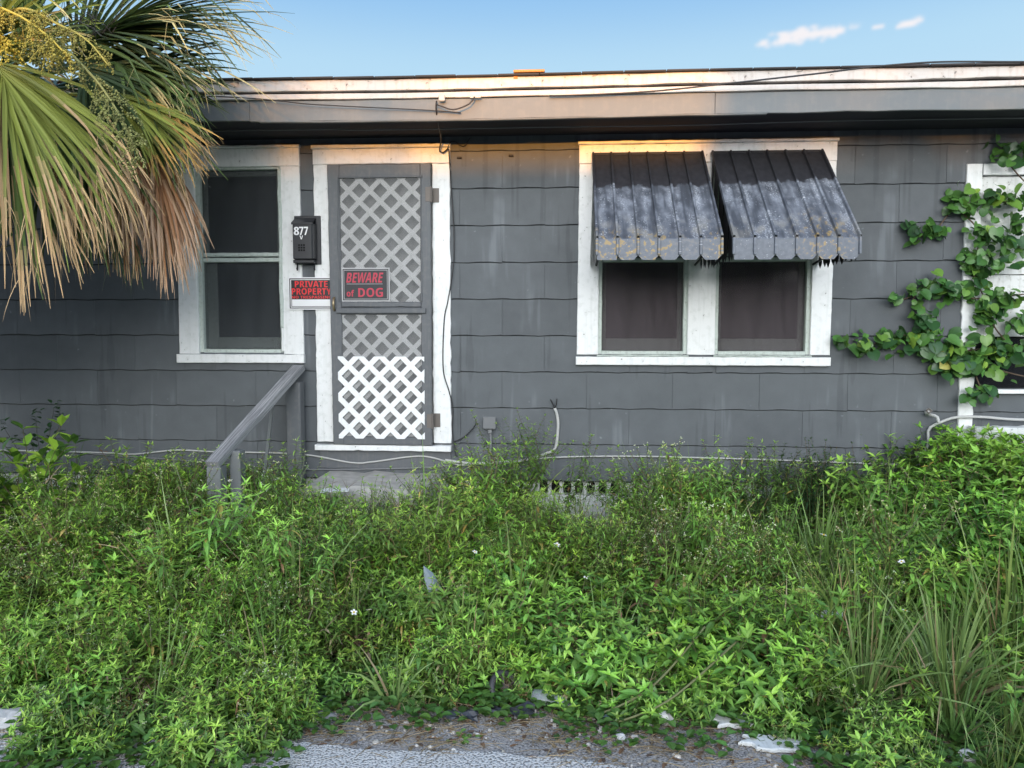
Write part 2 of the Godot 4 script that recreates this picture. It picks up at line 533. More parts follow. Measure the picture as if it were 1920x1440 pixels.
func make_house() -> void:
	var h := empty(self, "cottage")
	tag(h, "single-storey grey shingle-sided cottage with white window and door trim", "house")
	# load-bearing walls: the front as boxes round its openings
	for q in pieces_outside([-6.0, 0.446, 5.0, 2.915], OPENINGS):
		add(h, "wall", bx(Vector3(q[0], q[1], -0.15), Vector3(q[2], q[3], 0.0)), M.siding)
	add(h, "wall", bx(Vector3(-6.0, 0.446, -6.0), Vector3(-5.85, 2.91, -0.152)), M.siding)
	add(h, "wall", bx(Vector3(4.85, 0.446, -6.0), Vector3(5.0, 2.91, -0.152)), M.siding)
	add(h, "wall", bx(Vector3(-5.848, 0.446, -6.0), Vector3(4.848, 2.91, -5.85)), M.siding)
	add(h, "floor", bx(Vector3(-5.84, 0.448, -5.84), Vector3(4.84, 0.50, -0.153)), M.interior)
	add(h, "ceiling", bx(Vector3(-5.84, 2.78, -5.84), Vector3(4.84, 2.86, -0.153)), M.interior)
	# foundation of pierced blocks
	for x in [-6.0, -3.75, -3.15, -0.80, 0.43, 1.9]:
		var x1: float = {-6.0: -3.77, -3.75: -3.17, -3.15: -1.85, -0.80: -0.20, 0.43: 1.88, 1.9: 5.0}[x]
		board(h, "foundation_block", rect(x, -0.1, x1, 0.442), -0.13, -0.03, M.paintedblock, 0.0, 0.006)
	var vent := empty(h, "vent_block")
	for i in 8:
		var vx := -0.185 + i * 0.0865
		board(vent, "web", [Vector2(vx - 0.02, 0.335), Vector2(vx + 0.02, 0.335), Vector2(vx + 0.013, 0.37), Vector2(vx + 0.013, 0.41), Vector2(vx + 0.022, 0.438), Vector2(vx - 0.022, 0.438), Vector2(vx - 0.013, 0.41), Vector2(vx - 0.013, 0.37)], -0.13, -0.03, M.paintedblock, 0.0, 0.004)
	board(vent, "base", rect(-0.198, -0.1, 0.428, 0.333), -0.13, -0.03, M.paintedblock, 0.0, 0.006)
	add(vent, "backing", bx(Vector3(-0.2, 0.0, -0.2), Vector3(0.43, 0.44, -0.17)), M.dark)
	# siding, each wavy-edged shingle a piece of its own
	var holes := OPENINGS.duplicate()
	var shared := {}
	for row in 10:
		var y0 := 2.809 - 0.262 * row
		var y1 := minf(y0 + 0.2605, 2.9145)
		if row == 9: y0 = 0.447
		var off := -0.75 - 0.61 * 9 + (0.305 if row % 2 else 0.0)
		for c in 18:
			var x0 := off + c * 0.61
			if x0 > 4.4: continue
			for q in pieces_outside([x0 + 0.001, y0, x0 + 0.609, y1], holes):
				if q[2] - q[0] < 0.03 or q[3] - q[1] < 0.02: continue
				var wavy := absf(q[1] - y0) < 1e-4
				var key := [snappedf(q[2] - q[0], 0.002), snappedf(q[3] - q[1], 0.002), wavy, rng.randi() % 4]
				if not shared.has(key):
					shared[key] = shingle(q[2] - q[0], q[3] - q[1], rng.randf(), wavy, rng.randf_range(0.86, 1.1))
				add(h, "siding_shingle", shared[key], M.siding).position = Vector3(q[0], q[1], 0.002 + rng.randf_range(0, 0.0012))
	# left window
	var w := window(h, -2.70, -2.045, 1.375, 2.735, 2.072, M.screen, 0.075)
	board(w, "casing", [Vector2(-2.845, 1.362), Vector2(-2.693, 1.362), Vector2(-2.698, 2.718), Vector2(-2.83, 2.718)], 0.0, 0.028, M.white)
	board(w, "casing", [Vector2(-2.052, 1.362), Vector2(-1.900, 1.362), Vector2(-1.912, 2.718), Vector2(-2.052, 2.718)], 0.0, 0.028, M.white)
	board(w, "casing", rect(-2.835, 2.72, -1.91, 2.848), 0.0, 0.030, M.white)
	board(w, "drip_cap", rect(-2.85, 2.850, -1.905, 2.868), 0.0, 0.05, M.white, 0.001)
	board(w, "sill", rect(-2.86, 1.297, -1.896, 1.360), 0.0, 0.045, M.white)
	board(w, "blind_stop", rect(-2.072, 1.56, -2.048, 2.70), 0.0285, 0.036, M.sash, 0.0018)
	board(w, "blind_stop", rect(-2.066, 1.385, -2.046, 1.555), 0.0285, 0.033, M.white, 0.0018)
	# double window under the awnings
	for s in [[0.235, 0.880], [1.055, 1.730]]:
		w = window(h, s[0], s[1], 1.372, 2.72, 2.06, M.screen_warm)
		board(w, "stool", rect(s[0], 1.355, s[1], 1.366), 0.031, 0.05, M.sash, 0.001)
	var c := empty(h, "window_casing")
	board(c, "casing", [Vector2(0.092, 1.368), Vector2(0.245, 1.368), Vector2(0.245, 2.708), Vector2(0.102, 2.708)], 0.0, 0.028, M.white)
	board(c, "casing", [Vector2(1.722, 1.368), Vector2(1.861, 1.368), Vector2(1.867, 2.708), Vector2(1.722, 2.708)], 0.0, 0.028, M.white)
	board(c, "mullion", rect(0.872, 1.368, 1.065, 2.708), 0.0, 0.028, M.white)
	board(c, "casing", rect(0.10, 2.710, 1.868, 2.838), 0.0, 0.030, M.white)
	board(c, "drip_cap", rect(0.092, 2.840, 1.874, 2.858), 0.0, 0.05, M.white, 0.001)
	board(c, "sill", rect(0.086, 1.294, 1.862, 1.353), 0.0, 0.048, M.white)
	# boarded window under the vine
	w = empty(h, "boarded_window")
	board(w, "casing", [Vector2(2.748, 0.60), Vector2(2.843, 0.60), Vector2(2.838, 2.675), Vector2(2.734, 2.675)], 0.0, 0.028, M.white, 0.002)
	board(w, "casing", rect(2.845, 2.60, 3.9, 2.675), 0.0, 0.026, M.white)
	board(w, "casing", rect(3.74, 1.17, 3.86, 2.598), 0.0, 0.028, M.white)
	board(w, "panel", rect(2.85, 1.93, 3.74, 2.595), -0.04, -0.012, M.paintedblock, 0.001)
	board(w, "panel", rect(2.85, 1.50, 3.74, 1.925), -0.04, -0.016, M.paintedblock, 0.001)
	add(w, "pane", bx(Vector3(2.845, 1.15, -0.045), Vector3(3.745, 1.495, -0.041)), M.glass)
	add(w, "curtain", bx(Vector3(2.80, 1.10, -0.22), Vector3(3.78, 1.56, -0.21)), M.dark)
	board(w, "sill", rect(2.862, 1.108, 3.80, 1.138), 0.0, 0.055, M.white)
	make_door(h)
	# eaves
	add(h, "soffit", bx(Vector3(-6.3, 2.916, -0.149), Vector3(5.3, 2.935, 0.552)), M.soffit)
	long_board(h, "fascia_board", 3.067, 3.134, 0.560, 0.602, M.fascia)
	long_board(h, "fascia_board", 3.018, 3.052, 0.560, 0.592, M.fascia, -6.3, 5.3, 0.0015)
	long_board(h, "fascia_board", 2.890, 3.014, 0.554, 0.574, M.greyboard, -6.3, -2.045)
	long_board(h, "fascia_board", 2.884, 3.014, 0.554, 0.578, M.greyboard, -2.043, 0.93)
	long_board(h, "fascia_board", 2.886, 3.014, 0.554, 0.574, M.greyboard, 0.932, 5.3)
	long_board(h, "fascia_backing", 2.937, 3.12, 0.535, 0.556, M.dark)
	long_board(h, "eave_moulding", 2.876, 2.884, 0.556, 0.582, M.greyboard, -1.98, 1.25, 0.001)
	# roof slopes, and the row of shingle tabs that shows along the eave
	var up := deg_to_rad(11.0)
	var m := MB.new()
	m.box(Vector3(-6.4, 0.0, -3.85), Vector3(5.4, 0.05, -0.33), 0.0, Transform3D(Basis(Vector3.RIGHT, up), Vector3(0, 3.137, 0.60)))
	m.box(Vector3(-6.4, 0.0, 0.33), Vector3(5.4, 0.05, 3.80), 0.0, Transform3D(Basis(Vector3.RIGHT, -up), Vector3(0, 3.137, -6.9)))
	add(h, "roof", m.done(), M.roof)
	m = MB.new()
	for s in [-5.9, 4.9]: m.box(Vector3(s, 2.917, -5.9), Vector3(s + 0.05, 3.25, 0.53))
	m.box(Vector3(-5.9, 2.93, -5.95), Vector3(4.9, 3.2, -5.9))
	add(h, "gable", m.done(), M.siding)
	for i in 40:
		var x := -5.4 + i * 0.262
		var t := bx(Vector3(x, 3.1355 + sag(x), 0.1), Vector3(x + 0.257, 3.144 + sag(x) + rng.randf() * 0.004, 0.626 + rng.randf() * 0.008), 0.002)
		add(h, "roof_shingle", t, M.roof)
	m = MB.new()
	m.box(Vector3(-0.325, 3.150, 0.50), Vector3(-0.13, 3.166, 0.63), 0.003)
	m.box(Vector3(-0.325, 3.118, 0.604), Vector3(-0.300, 3.150, 0.609), 0.001)
	tag(add(h, "flashing", m.done(), mat(lin(0.55, 0.24, 0.06), 0.7)), "rusty orange metal flashing on the roof edge")
	# nails left in the siding
	for p in [Vector3(-0.75, 2.765, 0.01), Vector3(-0.38, 2.775, 0.01)]:
		m = MB.new()
		m.tube([p, p + Vector3(0.004, -0.004, 0.03)], 0.006, 6)
		m.box(p + Vector3(-0.018, -0.008, 0.0), p + Vector3(0.016, 0.006, 0.012), 0.002)
		add(h, "hook", m.done(), M.blackflat)

func lattice(parent: Node, x0: float, y0: float, x1: float, y1: float, z: float, wd: float, mt: Material, ox: float, oy: float) -> void:
	var clip := PackedVector2Array(rect(x0, y0, x1, y1))
	var pitch := 0.1523 / sqrt(2.0)
	for dir in 2:
		var u := Vector2(1, 1).normalized() if dir == 0 else Vector2(1, -1).normalized()
		var n := Vector2(-u.y, u.x)
		for k in range(-14, 15):
			var c := Vector2(x0 + ox, y0 + oy) + n * pitch * k
			var strip := PackedVector2Array([c - u * 3 - n * wd / 2, c + u * 3 - n * wd / 2, c + u * 3 + n * wd / 2, c - u * 3 + n * wd / 2])
			for p in Geometry2D.intersect_polygons(strip, clip):
				var mb := MB.new()
				mb.prism(p, z + dir * 0.0042, z + dir * 0.0042 + 0.004, 0.0007)
				add(parent, "lattice_slat", mb.done(), mt)

func make_door(h: Node) -> void:
	var c := empty(h, "door_casing")
	board(c, "jamb_board", [Vector2(-1.812, 0.716), Vector2(-1.690, 0.716), Vector2(-1.695, 2.726), Vector2(-1.808, 2.726)], 0.0, 0.028, M.white, 0.002)
	board(c, "jamb_board", [Vector2(-0.947, 0.716), Vector2(-0.816, 0.716), Vector2(-0.818, 2.726), Vector2(-0.945, 2.726)], 0.0, 0.028, M.white, 0.002)
	board(c, "head_board", rect(-1.812, 2.728, -0.815, 2.835), 0.0, 0.030, M.white)
	board(c, "drip_cap", rect(-1.820, 2.837, -0.812, 2.862), 0.0, 0.046, M.white, 0.001)
	board(c, "sill", rect(-1.820, 0.660, -0.812, 0.700), 0.0, 0.07, M.white, 0.002)
	board(c, "threshold", rect(-1.80, 0.52, -0.82, 0.655), 0.0135, 0.020, M.greytrim, 0.002)
	var d := empty(h, "screen_door")
	var zf := 0.078
	var zb := 0.046
	board(d, "stile", [Vector2(-1.676, 0.706), Vector2(-1.600, 0.706), Vector2(-1.606, 2.716), Vector2(-1.692, 2.716)], zb, zf, M.greytrim, 0.001)
	board(d, "stile", rect(-1.022, 0.706, -0.948, 2.716), zb, zf, M.greytrim, 0.001)
	board(d, "rail", rect(-1.605, 2.622, -1.023, 2.715), zb, zf - 0.002, M.greytrim, 0.001)
	board(d, "rail", rect(-1.603, 1.706, -1.023, 1.742), zb, zf - 0.002, M.greytrim, 0.001)
	board(d, "rail", rect(-1.602, 1.652, -1.023, 1.702), zb, zf - 0.004, M.greytrim, 0.001)
	board(d, "rail", rect(-1.602, 0.707, -1.023, 0.765), zb, zf - 0.002, M.greytrim, 0.001)
	board(d, "push_bar", rect(-1.640, 1.660, -0.985, 1.697), zf + 0.001, zf + 0.016, M.greytrim, 0.0)
	board(d, "frame_bead", rect(-1.62, 2.618, -1.005, 2.632), zf, zf + 0.006, M.greytrim, 0.0)
	board(d, "frame_bead", rect(-1.022, 1.745, -1.010, 2.617), zf, zf + 0.006, M.greytrim, 0.0)
	board(d, "frame_bead", rect(-1.622, 1.745, -1.610, 2.617), zf, zf + 0.006, M.greytrim, 0.0)
	add(d, "insect_screen", bx(Vector3(-1.604, 1.743, 0.0715), Vector3(-1.024, 2.621, 0.0725)), M.doorscreen)
	add(d, "insect_screen", bx(Vector3(-1.602, 0.766, 0.0715), Vector3(-1.024, 1.651, 0.0725)), M.doorscreen)
	lattice(d, -1.603, 1.743, -1.024, 2.621, 0.055, 0.034, M.oldlattice, 0.06, 0.03)
	lattice(d, -1.601, 0.767, -1.024, 1.651, 0.055, 0.034, M.oldlattice, 0.06, 0.03)
	lattice(d, -1.632, 0.752, -1.000, 1.350, zf + 0.001, 0.039, M.lattice, 0.0, 0.0)
	add(h, "inner_door", bx(Vector3(-1.695, 0.71, -0.06), Vector3(-0.945, 2.715, -0.02), 0.004), M.innerdoor)
	# pull handle, hinges
	var m := MB.new(true)
	m.tube([Vector3(-1.653, 1.772, zf), Vector3(-1.651, 1.765, zf + 0.02), Vector3(-1.650, 1.74, zf + 0.034), Vector3(-1.650, 1.715, zf + 0.034), Vector3(-1.651, 1.69, zf + 0.02), Vector3(-1.653, 1.683, zf)], 0.0085, 8)
	add(d, "handle", m.done(), M.brass)
	for y in [2.50, 0.885]:
		m = MB.new()
		m.box(Vector3(-0.985, y - 0.05, zf), Vector3(-0.949, y + 0.05, zf + 0.004), 0.001)
		m.box(Vector3(-0.941, y - 0.05, 0.029), Vector3(-0.895, y + 0.05, 0.034), 0.001)
		m.tube([Vector3(-0.944, y - 0.055, zf), Vector3(-0.944, y + 0.055, zf)], 0.009, 8)
		add(d, "hinge", m.done(), M.rusty)

# ------------------------------------------------------------------ things on the wall
func awning(called: String, label: String, x0: float, x1: float, sd: int) -> void:
	var a := empty(self, called, Vector3(0, 0, 0))
	tag(a, label, "awning", "metal awnings over the double window")
	# worn paint: black above, chalky blue-grey below a wavering line, white spots and mustard lichen
	var W := 512
	var H := 512
	var n1 := noise(sd, 0.012, W, H)
	var n2 := noise(sd + 1, 0.035, W, H)
	var n3 := noise(sd + 2, 0.11, W, H, 2)
	var n4 := noise(sd + 3, 0.02, W, H, 3, 8)
	var lichen_x := 0.1 if sd == 100 else 0.55
	var tex := paint(W, H, func(x, y, i):
		var u: float = float(x) / W
		var v: float = float(y) / H
		var line: float = 0.335 + 0.06 * (n1[i] / 255.0 - 0.5) + 0.04 * (n2[i] / 255.0 - 0.5) - (0.05 * u if sd != 100 else 0.0)
		var up: Color = Color(0.027, 0.027, 0.031) * (0.7 + 0.8 * n2[i] / 255.0)
		var lo: Color = Color(0.098, 0.108, 0.128) * (0.6 + 0.8 * n1[i] / 255.0)
		lo = lo.lerp(Color(0.42, 0.45, 0.50), smoothstep(0.34, 0.80, 0.30 * n2[i] / 255.0 + 0.30 * n1[i] / 255.0 + 0.40 * n4[i] / 255.0) * 0.45 * smoothstep(1.05, 0.42, v))
		lo = lo.lerp(Color(0.55, 0.57, 0.6), smoothstep(0.58, 0.80, 0.6 * n3[i] / 255.0 + 0.4 * n4[i] / 255.0) * 0.5)
		lo = lo.lerp(Color(0.30, 0.27, 0.20), smoothstep(0.5, 0.8, n1[i] / 255.0) * smoothstep(0.55, 0.78, v) * 0.4)
		lo = lo.lerp(Color(0.045, 0.05, 0.06), smoothstep(0.42, 0.15, n4[i] / 255.0) * 0.6)
		if v > 0.82: lo = Color(0.125, 0.14, 0.165) * (0.8 + 0.4 * n2[i] / 255.0)
		var c := up.lerp(lo, smoothstep(line - 0.012, line + 0.02, v))
		var ly: float = smoothstep(0.55, 0.78, n2[i] / 255.0) * smoothstep(0.5, 0.8, v) * smoothstep(0.3, 0.08, absf(u - lichen_x - 0.18))
		if sd == 100: ly = smoothstep(0.6, 0.72, n2[i] / 255.0) * smoothstep(0.7, 0.85, v) * (1.0 if u < 0.6 or u > 0.9 else 0.15)
		c = c.lerp(Color(0.36, 0.24, 0.07), ly * 0.75)
		if v > line and n3[i] > 220: c = c.lerp(Color(0.75, 0.76, 0.77), clampf((n3[i] - 220) / 10.0, 0, 0.9))
		elif n3[i] > 244: c = c.lerp(Color(0.6, 0.6, 0.6), 0.8)
		return c)
	var mt := mat(Color.WHITE, 0.5, 0.0, tex)
	mt.texture_repeat = false
	var y_top := 2.764
	var y_lip := 2.096
	var y_bot := 1.968
	var z_top := 0.055
	var z_lip := 0.80
	var n := 6
	var pw := (x1 - x0) / n
	for i in n:
		var a0 := x0 + pw * i
		var a1 := a0 + pw
		var m := MB.new()
		var pts := [[y_top, z_top, 0.0], [lerpf(y_top, y_lip, 0.5), lerpf(z_top, z_lip, 0.5) + 0.004, 0.41], [y_lip + 0.006, z_lip - 0.006, 0.815], [y_lip - 0.004, z_lip, 0.825], [y_bot + 0.03, z_lip + 0.004, 0.95], [y_bot, z_lip + 0.005, 1.0]]
		for k in pts.size() - 1:
			var p: Array = pts[k]
			var q: Array = pts[k + 1]
			var in0 := 0.0
			var in1 := 0.026 if k == 4 else 0.0
			if k == 4 and i == 0: in1 = 0.004
			m.quv(Vector3(a0 + in0, p[0], p[1]), Vector3(a1 - in0, p[0], p[1]), Vector3(a1 - in1, q[0], q[1]), Vector3(a0 + in1, q[0], q[1]),
				Vector2((i + 0.03) / n, p[2]), Vector2((i + 0.97) / n, p[2]), Vector2((i + 0.97) / n, q[2]), Vector2((i + 0.03) / n, q[2]))
		add(a, "panel", m.done(), mt)
	# raised seams between the panels
	var up := Vector3(0, z_lip - z_top, y_top - y_lip).normalized()
	for i in n + 1:
		var s := x0 + pw * i
		var m := MB.new()
		var r := 0.010
		var path := [Vector3(s, y_top + 0.002, z_top), Vector3(s, y_lip + 0.003, z_lip - 0.002), Vector3(s, y_bot + 0.032, z_lip + 0.006)]
		for k in 2:
			var p: Vector3 = path[k]
			var q: Vector3 = path[k + 1]
			var o := up * 0.020 if k == 0 else Vector3(0, 0, 0.014)
			var o2 := up * 0.018 + Vector3(0, 0, 0.004) if k == 0 else Vector3(0, 0, 0.012)
			var v0 := 0.0 if k == 0 else 0.82
			var v1 := 0.82 if k == 0 else 0.95
			var e := Vector3(r, 0, 0)
			var uv0 := Vector2(clampf(float(i) / n, 0.01, 0.99), v0)
			var uv1 := Vector2(clampf(float(i) / n, 0.01, 0.99), v1)
			m.quv(p - e, p - e * 0.6 + o, q - e * 0.6 + o2, q - e, uv0, uv0, uv1, uv1)
			m.quv(p - e * 0.6 + o, p + e * 0.6 + o, q + e * 0.6 + o2, q - e * 0.6 + o2, uv0, uv0, uv1, uv1)
			m.quv(p + e * 0.6 + o, p + e, q + e, q + e * 0.6 + o2, uv0, uv0, uv1, uv1)
		add(a, "seam", m.done(), mt)
	# sides of vertical strips with pointed feet
	for side in 2:
		var sx := x0 + 0.004 if side == 0 else x1 - 0.004
		var flare := -0.018 if side == 0 else 0.01
		var cnt := 9
		for k in cnt:
			var z0 := lerpf(0.035, z_lip - 0.01, float(k) / cnt)
			var z1 := lerpf(0.035, z_lip - 0.01, float(k + 1) / cnt) - 0.004
			var t0 := lerpf(y_top, y_lip, clampf((z0 - z_top) / (z_lip - z_top), 0, 1)) - 0.006
			var t1 := lerpf(y_top, y_lip, clampf((z1 - z_top) / (z_lip - z_top), 0, 1)) - 0.006
			var foot := y_bot + 0.008 + 0.006 * sin(k * 2.3)
			var jog := 0.005 if k % 2 else 0.0
			var m := MB.new()
			m.col = Color.WHITE
			var fx := sx + flare * (1.0 - float(k) / cnt)
			m.quad(Vector3(sx + jog, t0, z0), Vector3(sx + jog, t1, z1), Vector3(fx + jog, foot + 0.025, z1), Vector3(fx + jog, foot + 0.025, z0))
			m.tri(Vector3(fx + jog, foot + 0.025, z0), Vector3(fx + jog, foot + 0.025, z1), Vector3(fx + jog, foot - 0.012, (z0 + z1) / 2))
			m.quad(Vector3(sx + jog, t0, z0), Vector3(fx + jog, foot + 0.025, z0), Vector3(fx + 0.003 + jog, foot + 0.025, z0), Vector3(sx + 0.003 + jog, t0, z0))
			add(a, "side_strip", m.done(), M.blackflat)
	# flange under the top edge, brackets
	add(a, "top_flange", bx(Vector3(x0 - 0.004, y_top - 0.004, 0.031), Vector3(x1 + 0.004, y_top + 0.014, 0.058), 0.002), M.blackflat)
	for s in [x0 + 0.03, x1 - 0.03]:
		var m := MB.new()
		m.tube([Vector3(s, 2.0, 0.035), Vector3(s, y_lip - 0.02, z_lip - 0.03)], 0.008, 6)
		add(a, "strut", m.done(), M.blackflat)

func lettering(parent: Node, text: String, x0: float, x1: float, y0: float, y1: float, z: float, m: Material, slant := 0.0, weight := 800) -> void:
	var f := SystemFont.new()
	f.font_names = PackedStringArray(["Droid Sans"])
	f.font_weight = weight
	var t := TextMesh.new()
	t.font = f
	t.text = text
	t.font_size = 64
	t.pixel_size = 0.002
	t.depth = 0.02
	t.curve_step = 1.0
	var b := t.get_aabb()
	var sx := (x1 - x0) / b.size.x
	var sy := (y1 - y0) / b.size.y
	var o := add(parent, "lettering", t, m)
	var bas := Basis(Vector3(sx, 0, 0), Vector3(slant * sy, sy, 0), Vector3(0, 0, 0.05))
	o.transform = Transform3D(bas, Vector3(x0, y0, z) - bas * Vector3(b.position.x, b.position.y, 0))

func frame_lines(parent: Node, x0: float, y0: float, x1: float, y1: float, t: float, z: float, m: Material) -> void:
	var mb := MB.new()
	mb.box(Vector3(x0, y0, z - 0.0008), Vector3(x1, y0 + t, z + 0.0008))
	mb.box(Vector3(x0, y1 - t, z - 0.0008), Vector3(x1, y1, z + 0.0008))
	mb.box(Vector3(x0, y0 + t, z - 0.0008), Vector3(x0 + t, y1 - t, z + 0.0008))
	mb.box(Vector3(x1 - t, y0 + t, z - 0.0008), Vector3(x1, y1 - t, z + 0.0008))
	add(parent, "border", mb.done(), m)

func make_wall_things() -> void:
	awning("window_awning", "chalky black ribbed metal awning nearer the door, mustard lichen spots on its lip", 0.196, 0.946, 100)
	awning("window_awning", "chalky black ribbed metal awning next to the vine, brownish lichen on its slope", 1.016, 1.754, 200)
	# private property sign
	var s := empty(self, "property_sign", Vector3(0, 0, 0))
	tag(s, "red, black and white private property sign between window and screen door", "sign")
	add(s, "plate", bx(Vector3(-2.004, 1.688, 0.0375), Vector3(-1.655, 1.922, 0.0400)), M.signwhite)
	frame_lines(s, -1.996, 1.696, -1.663, 1.914, 0.007, 0.0405, M.signblack)
	frame_lines(s, -1.983, 1.708, -1.676, 1.902, 0.004, 0.0405, M.signblack)
	add(s, "field", bx(Vector3(-1.982, 1.762, 0.0402), Vector3(-1.677, 1.901, 0.0410)), M.signblack)
	lettering(s, "PRIVATE", -1.955, -1.712, 1.850, 1.896, 0.0414, M.red)
	lettering(s, "PROPERTY", -1.979, -1.686, 1.797, 1.843, 0.0414, M.red)
	lettering(s, "NO TRESPASSING", -1.979, -1.684, 1.768, 1.788, 0.0414, M.red)
	# beware of dog sign; the insect screen's dimming is put into its colours
	s = empty(self, "dog_sign", Vector3(0, 0, 0))
	tag(s, "dimmed black and red beware of dog sign on the upper screen of the door", "sign")
	add(s, "plate", bx(Vector3(-1.599, 1.745, 0.0735), Vector3(-1.248, 1.986, 0.0745)), M.dimmedwhite)
	add(s, "field", bx(Vector3(-1.590, 1.754, 0.0747), Vector3(-1.257, 1.977, 0.0752)), mat(lin(0.045, 0.045, 0.048), 0.7))
	frame_lines(s, -1.583, 1.761, -1.264, 1.970, 0.0035, 0.0756, M.dimmedwhite)
	lettering(s, "BEWARE", -1.565, -1.305, 1.880, 1.952, 0.0760, M.dimmedred, 0.16)
	add(s, "underline", bx(Vector3(-1.562, 1.869, 0.0754), Vector3(-1.30, 1.872, 0.0762)), M.dimmedwhite)
	lettering(s, "of", -1.562, -1.508, 1.780, 1.828, 0.0760, M.dimmedred)
	lettering(s, "DOG", -1.478, -1.298, 1.778, 1.842, 0.0760, M.dimmedred)
	# mailbox
	var b := empty(self, "mailbox", Vector3(0, 0, 0))
	tag(b, "black metal wall mailbox with white house number 877, between window and door", "mailbox")
	add(b, "back_plate", bx(Vector3(-1.952, 2.014, 0.030), Vector3(-1.757, 2.362, 0.042), 0.003), M.black)
	add(b, "body", bx(Vector3(-1.938, 2.045, 0.043), Vector3(-1.795, 2.300, 0.118), 0.006), M.black)
	var m := MB.new()
	m.prism(PackedVector2Array([Vector2(0.043, 2.345), Vector2(0.126, 2.303), Vector2(0.126, 2.290), Vector2(0.043, 2.330)]), -0.078, 0.078, 0.0)
	var lid := add(b, "lid", m.done(), M.black)
	lid.rotation.y = -PI / 2
	lid.position = Vector3(-1.8665, 0, 0)
	add(b, "rim", bx(Vector3(-1.795, 2.05, 0.043), Vector3(-1.785, 2.295, 0.112), 0.002), M.black)
	add(b, "tray", bx(Vector3(-1.945, 2.020, 0.043), Vector3(-1.790, 2.043, 0.10), 0.004), M.black)
	for hx in [-1.927, -1.80]:
		m = MB.new(true)
		m.tube([Vector3(hx, 2.02, 0.06), Vector3(hx, 1.985, 0.062), Vector3(hx + 0.004, 1.972, 0.075), Vector3(hx + 0.006, 1.985, 0.092)], 0.006, 6)
		add(b, "paper_hook", m.done(), M.black)
	lettering(b, "8", -1.928, -1.889, 2.216, 2.274, 0.1188, M.signwhite)
	lettering(b, "7", -1.889, -1.858, 2.216, 2.274, 0.1188, M.signwhite)
	lettering(b, "7", -1.855, -1.824, 2.216, 2.274, 0.1188, M.signwhite)
	lettering(b, "V", -1.886, -1.862, 2.186, 2.212, 0.1188, M.signwhite)
	for i in 3:
		for j in 3:
			add(b, "slot", bx(Vector3(-1.898 + i * 0.018, 2.102 + j * 0.018, 0.1176), Vector3(-1.885 + i * 0.018, 2.115 + j * 0.018, 0.1186)), mat(lin(0.003, 0.003, 0.003), 1.0))
	# handrail
	var r := empty(self, "handrail", Vector3(0, 0, 0))
	tag(r, "weathered grey timber handrail sloping down from below the left window", "handrail")
	var top := Vector3(-1.928, 1.268, 0.06)
	var low := Vector3(-2.155, 0.715, 1.00)
	var ax := (low - top).normalized()
	var sd := ax.cross(Vector3.UP).normalized()
	var xf := Transform3D(Basis(sd, ax.cross(sd) * -1.0, ax), top)
	var L := top.distance_to(low)
	m = MB.new()
	var hw := 0.046
	for q in [[Vector3(-hw, 0.02, 0), Vector3(hw, 0.02, 0), Vector3(hw, 0.02, L), Vector3(-hw, 0.02, L)], [Vector3(-hw, -0.02, 0), Vector3(-hw, 0.02, 0), Vector3(-hw, 0.02, L), Vector3(-hw, -0.02, L)], [Vector3(hw, 0.02, 0), Vector3(hw, -0.02, 0), Vector3(hw, -0.02, L), Vector3(hw, 0.02, L)], [Vector3(hw, -0.02, 0), Vector3(-hw, -0.02, 0), Vector3(-hw, -0.02, L), Vector3(hw, -0.02, L)]]:
		m.quv(xf * q[0], xf * q[1], xf * q[2], xf * q[3], Vector2(0.1, 0), Vector2(0.45, 0), Vector2(0.45, 1), Vector2(0.1, 1))
	m.quv(xf * Vector3(-hw, 0.02, L), xf * Vector3(hw, 0.02, L), xf * Vector3(hw, -0.02, L), xf * Vector3(-hw, -0.02, L), Vector2(0, 0), Vector2(0.3, 0), Vector2(0.3, 0.05), Vector2(0, 0.05))
	m.quv(xf * Vector3(-hw, -0.02, 0), xf * Vector3(hw, -0.02, 0), xf * Vector3(hw, 0.02, 0), xf * Vector3(-hw, 0.02, 0), Vector2(0, 0), Vector2(0.3, 0), Vector2(0.3, 0.05), Vector2(0, 0.05))
	add(r, "rail", m.done(), M.rail)
	add(r, "post", bx(Vector3(-1.998, 0.0, 0.06), Vector3(-1.892, 1.165, 0.15), 0.004), M.greytrim)
	add(r, "post", bx(Vector3(-2.10, 0.0, 0.80), Vector3(-2.03, 0.78, 0.88), 0.004), M.greyboard)
	add(r, "post", bx(Vector3(-2.19, 0.0, 0.92), Vector3(-2.10, 0.70, 1.01), 0.004), M.greyboard)
	m = MB.new()
	m.tube([Vector3(-2.03, 1.10, 0.30), Vector3(-2.12, 0.42, 0.30)], 0.014, 4)
	add(r, "brace", m.done(), M.greyboard)
	# concrete doorstep
	m = MB.new()
	m.prism(ragged([Vector2(-1.80, 0.0), Vector2(-0.76, 0.0), Vector2(-0.80, 0.38), Vector2(-0.90, 0.49), Vector2(-1.72, 0.50), Vector2(-1.79, 0.46)], 0.004, 0.08), 0.03, 0.62, 0.05)
	tag(add(self, "doorstep", m.done(), M.concrete), "worn rounded concrete doorstep under the screen door", "doorstep")
	m = MB.new()
	m.box(Vector3(-1.60, 0.505, 0.30), Vector3(-1.42, 0.509, 0.42), 0.001, Transform3D(Basis(Vector3.UP, 0.25), Vector3(-0.1, 0, 0)))
	tag(add(self, "paper_scrap", m.done(), M.paper), "white strip of paper lying on the concrete doorstep", "paper")
	# outdoor socket box with its conduit
	var o := empty(self, "outlet_box")
	tag(o, "small grey outlet box on a thin conduit, right of the screen door", "outlet box")
	add(o, "box", bx(Vector3(-0.572, 0.822, 0.013), Vector3(-0.492, 0.912, 0.06), 0.006), M.greybox)
